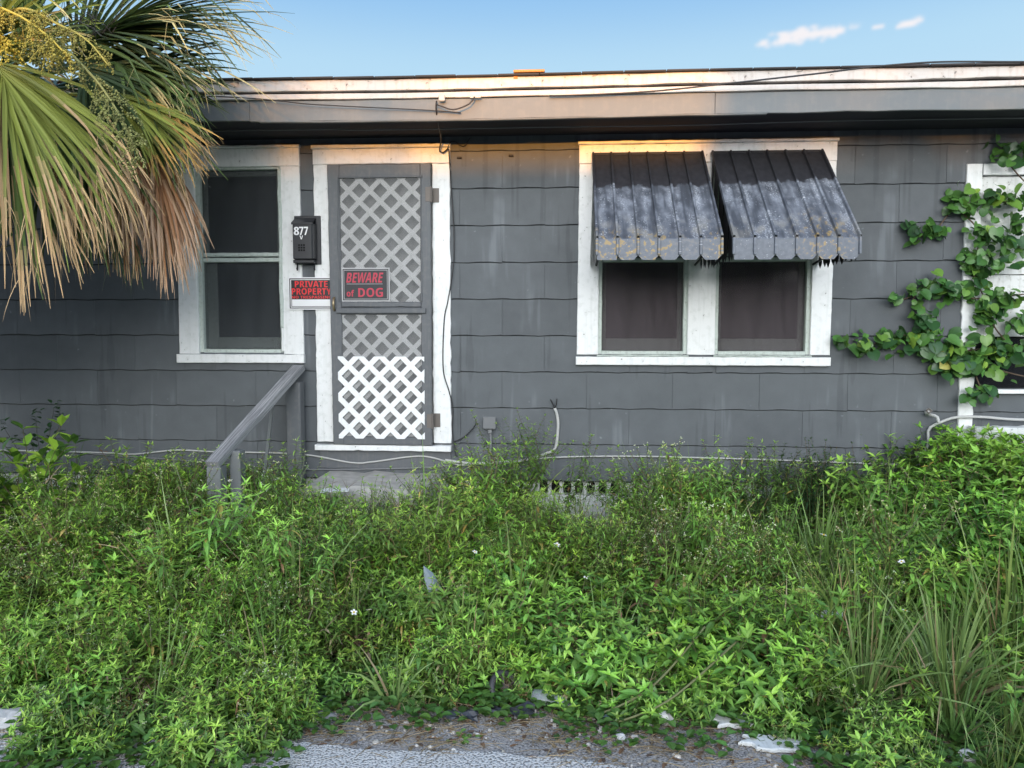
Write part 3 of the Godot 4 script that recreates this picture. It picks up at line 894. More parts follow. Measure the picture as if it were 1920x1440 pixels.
	add(o, "cover", bx(Vector3(-0.578, 0.830, 0.0605), Vector3(-0.486, 0.918, 0.068), 0.003), M.greybox)
	add(o, "conduit", wire([Vector3(-0.53, 0.825, 0.04), Vector3(-0.525, 0.75, 0.035), Vector3(-0.528, 0.60, 0.035), Vector3(-0.525, 0.42, 0.03)], 0.009, 8), M.greycable)
	add(o, "connector", bx(Vector3(-0.545, 0.795, 0.025), Vector3(-0.515, 0.822, 0.055), 0.004), M.greycable)
	# cables
	tag(add(self, "forked_cable", wire([Vector3(-0.063, 0.982, 0.03), Vector3(-0.045, 0.93, 0.025), Vector3(-0.038, 0.845, 0.025), Vector3(-0.056, 0.69, 0.025), Vector3(-0.11, 0.655, 0.025), Vector3(-0.274, 0.60, 0.03), Vector3(-0.50, 0.578, 0.03), Vector3(-0.684, 0.572, 0.03), Vector3(-0.86, 0.592, 0.03)], 0.011, 7), M.palecable), "thick grey cable bending up the siding to a frayed forked end", "cable")
	var fk := get_node("forked_cable")
	add(fk, "strand", wire([Vector3(-0.063, 0.975, 0.03), Vector3(-0.075, 1.01, 0.04), Vector3(-0.094, 1.045, 0.05)], 0.005), M.cable)
	add(fk, "strand", wire([Vector3(-0.063, 0.975, 0.03), Vector3(-0.052, 1.01, 0.045), Vector3(-0.049, 1.05, 0.05)], 0.005), M.cable)
	tag(add(self, "low_cable", wire([Vector3(-5.0, 0.63, 0.022), Vector3(-3.563, 0.616, 0.022), Vector3(-3.229, 0.606, 0.022), Vector3(-2.896, 0.640, 0.022), Vector3(-2.608, 0.632, 0.022), Vector3(-1.957, 0.622, 0.022), Vector3(-1.556, 0.565, 0.03), Vector3(-1.396, 0.573, 0.03), Vector3(-1.038, 0.619, 0.03), Vector3(-0.802, 0.567, 0.024), Vector3(-0.684, 0.560, 0.024), Vector3(-0.061, 0.620, 0.022), Vector3(0.475, 0.636, 0.022), Vector3(1.006, 0.631, 0.022), Vector3(1.6, 0.62, 0.022), Vector3(2.5, 0.60, 0.022), Vector3(3.2, 0.61, 0.022)], 0.0065), M.palecable), "long paint-spattered pale cable running along the foot of the wall", "cable")
	tag(add(self, "sagging_cable", wire([Vector3(-3.9, 0.64, 0.022), Vector3(-3.563, 0.606, 0.022), Vector3(-2.611, 0.549, 0.022), Vector3(-1.959, 0.509, 0.024), Vector3(-1.158, 0.528, 0.03), Vector3(-0.802, 0.553, 0.024)], 0.005), M.greycable), "thinner grey cable sagging under the pale one, below the left window", "cable")
	tag(add(self, "door_cable", wire([Vector3(-0.822, 2.82, 0.05), Vector3(-0.81, 2.6, 0.036), Vector3(-0.79, 2.25, 0.03), Vector3(-0.795, 1.99, 0.034), Vector3(-0.835, 1.75, 0.034), Vector3(-0.862, 1.61, 0.035), Vector3(-0.872, 1.27, 0.035), Vector3(-0.83, 1.10, 0.035), Vector3(-0.803, 0.98, 0.03), Vector3(-0.806, 0.80, 0.03), Vector3(-0.78, 0.62, 0.03)], 0.0045), M.cable), "thin black cable hanging down the right side of the door trim", "cable")
	tag(add(self, "loose_cable", wire([Vector3(-0.80, 0.725, 0.03), Vector3(-0.72, 0.765, 0.03), Vector3(-0.65, 0.835, 0.035), Vector3(-0.63, 0.875, 0.04)], 0.0045), M.cable), "short stiff black cable end sticking up beside the door sill", "cable")
	var d := empty(self, "service_cable")
	tag(d, "dark wire dropping from the fascia to the top corner of the door", "cable")
	add(d, "wire", wire([Vector3(-0.57, 3.005, 0.63), Vector3(-0.60, 2.96, 0.64), Vector3(-0.70, 2.925, 0.64), Vector3(-0.78, 2.95, 0.63), Vector3(-0.815, 2.965, 0.62)], 0.005), M.cable)
	add(d, "wire", wire([Vector3(-0.815, 2.99, 0.61), Vector3(-0.818, 2.93, 0.60), Vector3(-0.825, 2.87, 0.45), Vector3(-0.86, 2.86, 0.15), Vector3(-0.885, 2.80, 0.062), Vector3(-0.86, 2.792, 0.058), Vector3(-0.825, 2.822, 0.054)], 0.0055), M.cable)
	add(d, "wire", wire([Vector3(-0.83, 2.82, 0.05), Vector3(-0.81, 2.87, 0.04), Vector3(-0.77, 2.87, 0.03), Vector3(-0.72, 2.84, 0.03), Vector3(-0.67, 2.90, 0.03)], 0.004), M.cable)
	add(d, "clamp", bx(Vector3(-0.60, 3.0, 0.605), Vector3(-0.53, 3.012, 0.625), 0.002), M.steel)
	add(d, "clamp", bx(Vector3(-0.80, 2.985, 0.60), Vector3(-0.76, 3.03, 0.622), 0.006), M.palecable)
	tag(add(self, "fascia_cable", wire([Vector3(-6.2, 3.1, 0.62), Vector3(-2.61, 3.05, 0.63), Vector3(-1.56, 2.975, 0.62), Vector3(-0.87, 2.935, 0.60), Vector3(-0.66, 2.915, 0.60)], 0.004), M.cable), "thin dark wire slanting along the grey eave board toward the palm", "cable")
	tag(add(self, "eave_cable", wire([Vector3(-5.5, 2.90, 0.3), Vector3(-2.04, 2.905, 0.3), Vector3(-1.30, 2.895, 0.3), Vector3(-0.21, 2.895, 0.3), Vector3(0.84, 2.893, 0.3), Vector3(1.87, 2.905, 0.3), Vector3(4.5, 2.90, 0.3)], 0.004), M.greycable), "thin pale wire strung under the dark eave", "cable")
	tag(add(self, "power_cable", wire([Vector3(-0.10, 3.008, 0.606), Vector3(0.25, 3.012, 0.61), Vector3(0.65, 3.022, 0.64), Vector3(1.42, 3.05, 0.78), Vector3(2.0, 3.05, 0.95), Vector3(3.3, 2.98, 1.3), Vector3(6.0, 3.2, 2.2)], 0.0055), M.cable), "dark overhead cable meeting the roof edge above the awnings", "cable")
	# hose tap and pipe
	var t := empty(self, "garden_tap")
	tag(t, "white-painted outdoor tap on the siding near the vine", "tap")
	add(t, "spout", wire([Vector3(2.535, 0.955, 0.015), Vector3(2.55, 0.958, 0.06), Vector3(2.575, 0.945, 0.09), Vector3(2.58, 0.905, 0.10)], 0.011, 8), M.palecable)
	add(t, "valve", wire([Vector3(2.52, 0.97, 0.05), Vector3(2.52, 0.99, 0.08)], 0.018, 8), M.palecable)
	add(t, "wheel", wire([Vector3(2.50, 0.99, 0.085), Vector3(2.52, 1.005, 0.085), Vector3(2.54, 0.99, 0.085), Vector3(2.52, 0.975, 0.085), Vector3(2.50, 0.99, 0.085)], 0.006, 6), M.rusty)
	tag(add(self, "water_pipe", wire([Vector3(2.46, 0.66, 0.06), Vector3(2.535, 0.73, 0.05), Vector3(2.54, 0.84, 0.04), Vector3(2.555, 0.87, 0.04), Vector3(2.62, 0.905, 0.04), Vector3(2.72, 0.94, 0.045), Vector3(2.90, 0.945, 0.045), Vector3(3.11, 0.93, 0.045), Vector3(3.6, 0.92, 0.045)], 0.010, 7), M.palecable), "thin white pipe bending along the wall below the tap", "pipe")
	# low painted wall under the boarded window
	m = MB.new()
	m.prism(ragged(rect(2.80, -0.1, 4.4, 0.885), 0.004), 0.05, 0.16, 0.01)
	tag(add(self, "low_block_wall", m.done(), M.paintedblock), "low flaking white block wall half hidden by weeds under the vine", "wall")

# ------------------------------------------------------------------ plants
func leaf(m: MB, base: Vector3, dir: Vector3, up: Vector3, len: float, w: float, droop: float, c0: Color, c1: Color, widest := 0.4) -> void:
	dir = dir.normalized()
	var side := dir.cross(up).normalized()
	var nrm := side.cross(dir).normalized()
	var p := []
	for t in [0.0, widest * 0.6, widest + 0.15, 1.0]:
		p.append(base + dir * len * t - nrm * droop * len * t * t)
	var e1 := side * w * 0.42 + nrm * w * 0.16
	var e1b := -side * w * 0.42 + nrm * w * 0.16
	var e2 := side * w * 0.46 + nrm * w * 0.12
	var e2b := -side * w * 0.46 + nrm * w * 0.12
	m.col = c0
	m.tri(p[0], p[1] + e1, p[1]); m.tri(p[0], p[1], p[1] + e1b)
	m.col = c0.lerp(c1, 0.5)
	m.quad(p[1], p[1] + e1, p[2] + e2, p[2]); m.quad(p[1] + e1b, p[1], p[2], p[2] + e2b)
	m.col = c1
	m.tri(p[2], p[2] + e2, p[3]); m.tri(p[2], p[3], p[2] + e2b)

func shade(c: Color, k: float) -> Color:
	return Color(c.r * k, c.g * k, c.b * k)

# one upright weed with opposite leaves; the top leaves are young and pale
func weed(h: float, ll: float, lw: float, gap: float, branches: int, c_old: Color, c_new: Color, dead := 0.04, tip_dot := Color(0, 0, 0)) -> ArrayMesh:
	var m := MB.new()
	var stems := []
	var lean := Vector3(rng.randfn(0, 0.16), 1, rng.randfn(0, 0.16))
	var main := []
	var p := Vector3.ZERO
	var n := maxi(3, int(h / 0.06))
	for i in n + 1:
		main.append(p)
		lean += Vector3(rng.randfn(0, 0.07), 0, rng.randfn(0, 0.07))
		p += lean.normalized() * h / n
	stems.append([main, 1.0])
	for b in branches:
		var at := rng.randf_range(0.25, 0.8)
		var q: Vector3 = main[int(at * n)]
		var a := rng.randf() * TAU
		var d := Vector3(cos(a), rng.randf_range(0.7, 1.4), sin(a)).normalized()
		var bl := h * (1.0 - at) * rng.randf_range(0.7, 1.1) + 0.04
		var br := []
		for i in 5:
			br.append(q)
			d = (d + Vector3(0, 0.12, 0)).normalized()
			q += d * bl / 4.0
		stems.append([br, 0.8])
	for s in stems:
		var pts: Array = s[0]
		m.col = Color(0.09, 0.10, 0.04) if rng.randf() < 0.6 else Color(0.12, 0.08, 0.05)
		m.tube(pts, 0.0032 * s[1], 3, 0.0012)
		var len := 0.0
		for i in pts.size() - 1: len += pts[i].distance_to(pts[i + 1])
		var k := int(len / gap)
		var rot := rng.randf() * TAU
		for i in range(0 if s[1] < 1.0 else int(k * 0.12), k + 1):
			var t := float(i) / maxf(k, 1)
			var ft := t * (pts.size() - 1)
			var i0 := mini(int(ft), pts.size() - 2)
			var at: Vector3 = pts[i0].lerp(pts[i0 + 1], ft - i0)
			rot += PI / 2 + rng.randfn(0, 0.35)
			var old := 1.0 - t
			var sz: float = lerpf(0.55, 1.0, smoothstep(0.0, 0.35, old)) * rng.randf_range(0.75, 1.15) * s[1]
			var tip := smoothstep(0.75, 1.0, t)
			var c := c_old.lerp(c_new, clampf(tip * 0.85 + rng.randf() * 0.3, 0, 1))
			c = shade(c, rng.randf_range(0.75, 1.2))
			if rng.randf() < dead: c = [Color(0.30, 0.24, 0.06), Color(0.17, 0.10, 0.05), Color(0.34, 0.30, 0.10)][rng.randi() % 3]
			for o in 2:
				var a := rot + PI * o + rng.randfn(0, 0.2)
				var rise := lerpf(0.12, 0.75, tip) + rng.randfn(0, 0.3)
				var d := Vector3(cos(a), rise, sin(a))
				leaf(m, at, d, Vector3.UP, ll * sz, lw * sz, rng.randf_range(0.1, 0.75), shade(c, 0.9), shade(c, rng.randf_range(0.95, 1.15)))
			if i == k:
				var few := rng.randi_range(2, 5)
				for o in few:
					var a := rot + TAU * o / few + rng.randfn(0, 0.4)
					leaf(m, at, Vector3(cos(a), rng.randf_range(0.3, 1.6), sin(a)), Vector3.UP, ll * rng.randf_range(0.3, 0.6), lw * 0.45, rng.randf_range(0.0, 0.4), c.lerp(c_new, 0.6), c_new)
				if tip_dot.r > 0.0:  # tiny pale specks round the stem tip
					for o in 3:
						m.col = shade(tip_dot, rng.randf_range(0.8, 1.1))
						var b := at + Vector3(rng.randfn(0, 0.008), rng.randf() * 0.012, rng.randfn(0, 0.008))
						m.tri(b + Vector3(0.003, 0, 0), b + Vector3(0, 0.005, 0), b + Vector3(-0.003, 0, 0.002))
						m.tri(b + Vector3(0, 0, 0.003), b + Vector3(0, 0.005, 0), b + Vector3(0.001, 0, -0.003))
	return m.done()

func dry_weed(h: float) -> ArrayMesh:
	var m := MB.new()
	for b in 5:
		var p := Vector3(rng.randfn(0, 0.02), 0, rng.randfn(0, 0.02))
		var d := Vector3(rng.randfn(0, 0.3), 1, rng.randfn(0, 0.3)).normalized()
		var c: Color = [Color(0.16, 0.11, 0.07), Color(0.24, 0.18, 0.10), Color(0.10, 0.075, 0.05)][rng.randi() % 3]
		var pts := []
		for i in 6:
			pts.append(p)
			p += d * h * rng.randf_range(0.8, 1.1) / 5.0
			d = (d + Vector3(rng.randfn(0, 0.2), 0, rng.randfn(0, 0.2))).normalized()
		m.col = c
		m.tube(pts, 0.0024, 3, 0.001)
		for k in 9:
			var q: Vector3 = pts[rng.randi_range(1, 5)]
			var a := rng.randf() * TAU
			if k < 4: blade(m, q, Vector3(cos(a), 0.8, sin(a)), 0.10, 0.003, 0.3, c, shade(c, 1.4), 3)
			else: leaf(m, q, Vector3(cos(a), rng.randf_range(-0.6, 0.5), sin(a)), Vector3.UP, 0.032, 0.010, 0.6, c, shade(c, 1.3))
	return m.done()

func blade(m: MB, base: Vector3, dir: Vector3, len: float, w: float, bend: float, c0: Color, c1: Color, segs := 5) -> void:
	var p := base
	var d := dir.normalized()
	var side := d.cross(Vector3(rng.randfn(0, 1), 0.2, rng.randfn(0, 1))).normalized()
	var pts := []
	for i in segs + 1:
		pts.append(p)
		p += d * len / segs
		d = (d + Vector3(0, -bend / segs, 0)).normalized()
	for i in segs:
		var t0 := float(i) / segs
		var t1 := float(i + 1) / segs
		var w0 := w * (1.0 - t0 * t0) * 0.5
		var w1 := w * (1.0 - t1 * t1) * 0.5
		m.col = c0.lerp(c1, t0)
		if i == segs - 1: m.tri(pts[i] - side * w0, pts[i + 1], pts[i] + side * w0)
		else: m.quad(pts[i] - side * w0, pts[i + 1] - side * w1, pts[i + 1] + side * w1, pts[i] + side * w0)

func tuft(n: int, len: float, w: float, spread: float, bend: float, c0: Color, c1: Color, dead := 0.1) -> ArrayMesh:
	var m := MB.new()
	for i in n:
		var a := rng.randf() * TAU
		var out := rng.randf() * spread
		var d := Vector3(cos(a) * out, 1.0, sin(a) * out)
		var c := shade(c0.lerp(c1, rng.randf() * 0.5), rng.randf_range(0.8, 1.2))
		var e := shade(c1, rng.randf_range(0.8, 1.25))
		if rng.randf() < dead:
			c = Color(0.26, 0.2, 0.10)
			e = Color(0.38, 0.31, 0.17)
		blade(m, Vector3(cos(a), 0, sin(a)) * rng.randf() * 0.05, d, len * rng.randf_range(0.55, 1.1), w * rng.randf_range(0.7, 1.2), bend * rng.randf_range(0.4, 1.4), c, e)
	return m.done()

# front edge of the growth along the road, and how tall it stands
func edge_z(x: float) -> float:
	var e := 2.54
	e = lerpf(3.02, e, smoothstep(-1.12, -0.85, x))
	e = lerpf(2.72, e, smoothstep(-2.1, -1.9, x))
	e += 0.10 * smoothstep(0.05, 0.5, x) + 0.38 * smoothstep(0.80, 1.12, x)
	return e + 0.05 * sin(x * 9.0) + 0.04 * sin(x * 23.0 + 1.0)

var hn := FastNoiseLite.new()
var mound := FastNoiseLite.new()
# 0 at the middle of a clump of weeds, 1 between clumps
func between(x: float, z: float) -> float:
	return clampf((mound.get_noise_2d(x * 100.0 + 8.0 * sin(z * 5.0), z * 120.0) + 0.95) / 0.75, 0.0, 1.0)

func top_h(x: float, z: float) -> float:
	var t := edge_z(x) - z
	var h := 0.05
	var ks := [[0.0, 0.06], [0.3, 0.21], [0.6, 0.33], [1.1, 0.45], [1.6, 0.48], [2.0, 0.46], [2.4, 0.41], [4.0, 0.40]]
	for i in ks.size() - 1:
		if t >= ks[i][0]: h = lerpf(ks[i][1], ks[i + 1][1], clampf((t - ks[i][0]) / (ks[i + 1][0] - ks[i][0]), 0, 1))
	h *= 1.0 - 0.42 * exp(-pow((x - 1.35) / 0.40, 2)) * exp(-pow((z - 0.9) / 0.7, 2))
	h *= 1.0 - 0.35 * exp(-pow((x + 3.35) / 0.22, 2)) * exp(-pow((z - 0.2) / 0.3, 2))
	h += 0.50 * smoothstep(1.75, 2.8, x) * exp(-pow((z - 0.7) / 0.8, 2))
	h *= 1.0 + 0.45 * hn.get_noise_2d(x * 90.0, z * 90.0) + 0.35 * hn.get_noise_2d(x * 240.0, z * 240.0)
	h *= lerpf(1.38, 0.66, between(x, z))
	h *= 1.0 - 0.62 * exp(-pow((x - 0.10) / 0.36, 2)) * exp(-pow((z - 0.3) / 0.8, 2))
	h *= 1.0 - 0.20 * exp(-pow((x + 1.15) / 0.45, 2)) * exp(-pow((z - 0.9) / 0.5, 2))
	h *= 1.0 + 0.35 * exp(-pow((x - 0.85) / 0.35, 2)) * exp(-pow((z - 0.55) / 0.4, 2))
	h *= 1.0 - 0.45 * exp(-pow((x + 3.3) / 0.3, 2)) * exp(-pow((z - 1.05) / 0.4, 2))
	return maxf(h, 0.05)

func in_reach(x: float, z: float, more := 0.35) -> bool:
	var d := 5.553 - z
	return absf(x + 0.067 * d) < d * 0.70 + more

func blocked(x: float, z: float) -> bool:
	if x > -1.84 and x < -0.74 and z < 0.66: return true
	return x > 2.78 and z < 0.2

func scatter(parent: Node, mesh: Mesh, list: Array, m: Material, called: String) -> void:
	if list.is_empty(): return
	var mm := MultiMesh.new()
	mm.transform_format = MultiMesh.TRANSFORM_3D
	mm.use_colors = true
	mm.mesh = mesh
	mm.instance_count = list.size()
	for i in list.size():
		mm.set_instance_transform(i, list[i][0])
		mm.set_instance_color(i, list[i][1])
	var o := MultiMeshInstance3D.new()
	o.set_meta("kind", "stuff")
	o.name = called
	o.multimesh = mm
	o.material_override = m
	parent.add_child(o, true)

func plant_xf(x: float, z: float, s: float, lean: Vector3) -> Transform3D:
	var up := (Vector3.UP + lean).normalized()
	var b := Basis(Quaternion(Vector3.UP, up)) * Basis(Vector3.UP, rng.randf() * TAU)
	return Transform3D(b.scaled_local(Vector3.ONE * s), Vector3(x, 0.0, z))

func tint(about := 1.0) -> Color:
	var k := rng.randf_range(0.72, 1.25) * about
	return Color(k * rng.randf_range(0.88, 1.15), k, k * rng.randf_range(0.8, 1.1))

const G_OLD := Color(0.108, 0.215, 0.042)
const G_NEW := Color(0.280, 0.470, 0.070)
const B_OLD := Color(0.095, 0.220, 0.045)
const B_NEW := Color(0.230, 0.420, 0.065)

func make_weeds() -> void:
	hn.seed = 11
	hn.frequency = 0.02
	mound.seed = 5
	mound.noise_type = FastNoiseLite.TYPE_CELLULAR
	mound.cellular_return_type = FastNoiseLite.RETURN_DISTANCE
	mound.fractal_type = FastNoiseLite.FRACTAL_NONE
	mound.frequency = 0.020
	var hs := [0.14, 0.26, 0.42, 0.60]
	# prototypes: lance-leaved, broad-leaved, feathery
	var A := []
	var B := []
	var C := []
	var D := []
	for h in hs:
		var ra := []
		var rb := []
		var rc := []
		for k in 3:
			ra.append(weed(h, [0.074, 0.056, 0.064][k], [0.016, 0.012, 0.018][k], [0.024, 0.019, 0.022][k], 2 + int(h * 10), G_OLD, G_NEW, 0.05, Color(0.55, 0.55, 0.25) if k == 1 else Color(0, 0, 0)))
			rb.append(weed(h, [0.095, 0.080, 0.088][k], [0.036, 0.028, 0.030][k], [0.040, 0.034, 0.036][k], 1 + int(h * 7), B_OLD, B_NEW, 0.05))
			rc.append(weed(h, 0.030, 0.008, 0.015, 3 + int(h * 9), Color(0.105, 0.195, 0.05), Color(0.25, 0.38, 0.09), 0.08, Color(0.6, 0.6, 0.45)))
		A.append(ra)
		B.append(rb)
		C.append(rc)
		D.append([dry_weed(h), dry_weed(h), dry_weed(h)])
	var lists := {}
	for n in 9600:
		var x := rng.randf_range(-4.9, 4.2)
		var z := rng.randf_range(0.06, 3.05)
		if z > edge_z(x) or not in_reach(x, z) or blocked(x, z): continue
		var h := top_h(x, z) * rng.randf_range(0.72, 1.12)
		if rng.randf() < 0.04: h *= 1.4
		var patch := hn.get_noise_2d(x * 150.0 + 900.0, z * 150.0)
		if patch < -0.17 and rng.randf() < 0.85: continue
		var grassy := exp(-pow((x - 1.35) / 0.45, 2)) * exp(-pow((z - 1.0) / 0.55, 2)) + smoothstep(1.0, 1.3, x) * smoothstep(1.75, 2.05, z)
		if rng.randf() < grassy * 0.85: continue
		var sp := "a"
		var p := hn.get_noise_2d(x * 25.0 + 300.0, z * 25.0)
		var broad := smoothstep(1.5, 1.8, x) * 0.95 + exp(-pow((x - 0.25) / 0.55, 2)) * smoothstep(1.5, 1.9, z) * 0.85 + (0.25 if p > 0.15 else 0.0)
		var fine := exp(-pow((x - 0.6) / 0.4, 2)) * exp(-pow((z - 1.2) / 0.5, 2)) * 0.8 + (0.4 if p < -0.1 else 0.12)
		if rng.randf() < broad: sp = "b"
		elif rng.randf() < fine: sp = "c"
		var hi := 0
		while hi < 3 and hs[hi] * 1.18 < h: hi += 1
		if hn.get_noise_2d(x * 110.0 - 400.0, z * 110.0 + 70.0) > 0.16 and rng.randf() < 0.12: sp = "d"
		var key := [sp, hi, rng.randi() % 3]
		if not lists.has(key): lists[key] = []
		var out := smoothstep(0.7, 0.0, edge_z(x) - z)
		var lean := Vector3(rng.randfn(0, 0.16), 0, rng.randfn(0, 0.14) + 0.38 * out)
		lists[key].append([plant_xf(x, z, clampf(h / hs[hi], 0.6, 1.45), lean), tint(1.30 - 0.30 * between(x, z) + 0.55 * hn.get_noise_2d(x * 120.0 + 50.0, z * 120.0 - 80.0))])  # tint darkens between clumps: the shade down there is put into the colour
	var homes := {}
	for sp in ["a", "b", "c", "d"]:
		var o := empty(self, {"a": "weeds", "b": "broadleaf_weeds", "c": "feathery_weeds", "d": "dry_weeds"}[sp])
		tag(o, {"a": "dense bank of lance-leaved green weeds filling the front yard", "b": "broad-leaved bright green weeds massed at the right and front", "c": "fine feathery weeds with tiny leaves mixed into the bank", "d": "dry brown twiggy weed stems among the green ones"}[sp], "weeds", "", "stuff")
		homes[sp] = o
	for key in lists:
		var src: Array = {"a": A, "b": B, "c": C, "d": D}[key[0]][key[1]]
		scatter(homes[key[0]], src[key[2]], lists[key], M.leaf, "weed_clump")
	# grass among the weeds
	var T := [tuft(30, 0.42, 0.009, 0.9, 1.2, Color(0.08, 0.16, 0.04), Color(0.22, 0.34, 0.09)), tuft(20, 0.55, 0.010, 0.6, 0.8, Color(0.08, 0.15, 0.04), Color(0.19, 0.29, 0.08)), tuft(16, 0.24, 0.006, 1.2, 0.8, Color(0.10, 0.15, 0.05), Color(0.24, 0.30, 0.11), 0.25)]
	lists = {0: [], 1: [], 2: []}
	for n in 1500:
		var x := rng.randf_range(-4.6, 3.9)
		var z := rng.randf_range(0.08, 3.0)
		if z > edge_z(x) - 0.05 or not in_reach(x, z) or blocked(x, z): continue
		var grassy := exp(-pow((x - 1.35) / 0.5, 2)) * exp(-pow((z - 1.0) / 0.6, 2)) + smoothstep(1.0, 1.3, x) * smoothstep(1.7, 2.0, z)
		if rng.randf() > 0.20 + grassy: continue
		var kind := rng.randi() % 2 if grassy > 0.3 else 1 + rng.randi() % 2
		var s := clampf(top_h(x, z) / 0.36, 0.35, 1.25) * rng.randf_range(0.8, 1.2)
		lists[kind].append([plant_xf(x, z, s, Vector3(rng.randfn(0, 0.2), 0, rng.randfn(0, 0.15) + 0.1)), tint()])
	var gr := empty(self, "grass")
	tag(gr, "long arching green grass between the weeds", "grass", "", "stuff")
	for k in 3: scatter(gr, T[k], lists[k], M.leaf, "grass_clump")
	# low creepers and dry litter along the road edge
	lists = {0: [], 1: [], 2: []}
	var creep := []
	for k in 2:
		var m := MB.new()
		for i in 14:
			var a := rng.randf() * TAU
			var r := rng.randf_range(0.01, 0.09)
			var base := Vector3(cos(a) * r, rng.randf_range(0.01, 0.05), sin(a) * r)
			var c := shade(Color(0.075, 0.16, 0.035), rng.randf_range(0.7, 1.5))
			leaf(m, base, Vector3(cos(a * 3.0), rng.randf_range(-0.1, 0.5), sin(a * 3.0)), Vector3.UP, 0.035, 0.028, 0.1, c, c, 0.5)
		creep.append(m.done())
	var dry := MB.new()
	for i in 8:
		var a := rng.randf() * TAU
		var base := Vector3(rng.randfn(0, 0.05), 0.006, rng.randfn(0, 0.05))
		var c: Color = [Color(0.20, 0.11, 0.06), Color(0.30, 0.22, 0.12), Color(0.13, 0.09, 0.06)][i % 3]
		leaf(dry, base, Vector3(cos(a), rng.randf_range(0, 0.3), sin(a)), Vector3.UP, 0.04, 0.014, 0.2, c, c)
		blade(dry, base, Vector3(cos(a * 2), 0.25, sin(a * 2)), 0.12, 0.003, 0.4, Color(0.26, 0.2, 0.12), Color(0.34, 0.27, 0.16), 3)
	for n in 2300:
		var x := rng.randf_range(-2.6, 2.4)
		var z := edge_z(x) + rng.randf_range(-0.55, 0.28)
		if rng.randf() < 0.5:
			if z > edge_z(x) + 0.05 and rng.randf() < 0.8: continue
			lists[rng.randi() % 2].append([plant_xf(x, z, rng.randf_range(0.7, 1.4), Vector3.ZERO), tint()])
		elif rng.randf() < 0.6: lists[2].append([plant_xf(x, z, rng.randf_range(0.6, 1.3), Vector3.ZERO), Color(1, 1, 1) * rng.randf_range(0.6, 1.3)])
	var cr := empty(self, "creepers")
	tag(cr, "small round-leaved creepers spilling onto the road edge", "creepers", "", "stuff")
	for k in 2: scatter(cr, creep[k], lists[k], M.leaf, "creeper_clump")
	var lt := empty(self, "leaf_litter")
	tag(lt, "dry brown leaf litter and straw under the front of the weeds", "leaf litter", "", "stuff")
	scatter(lt, dry.done(), lists[2], M.stem, "litter_clump")

func single_weed(called: String, label: String, at: Vector3, h: float, kind: int, stems: int, category := "weed", spread := 0.1) -> Node3D:
	var o := empty(self, called, at)
	tag(o, label, category)
	for i in stems:
		var hh := h * rng.randf_range(0.7, 1.0)
		var me: ArrayMesh
		if kind == 0: me = weed(hh, 0.062, 0.017, 0.026, 3 + int(h * 6), G_OLD, G_NEW)
		elif kind == 1: me = weed(hh, 0.085, 0.036, 0.036, 2 + int(h * 5), B_OLD, B_NEW)
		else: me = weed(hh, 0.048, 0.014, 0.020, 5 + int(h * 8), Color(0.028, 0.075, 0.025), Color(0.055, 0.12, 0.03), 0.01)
		var s := add(o, "shoot", me, M.leaf)
		s.transform = plant_xf(0, 0, 1.0, Vector3(rng.randfn(0, 0.22), 0, rng.randfn(0, 0.15)))
		s.position = Vector3(rng.randfn(0, spread), 0, rng.randfn(0, spread * 0.6))
	return o

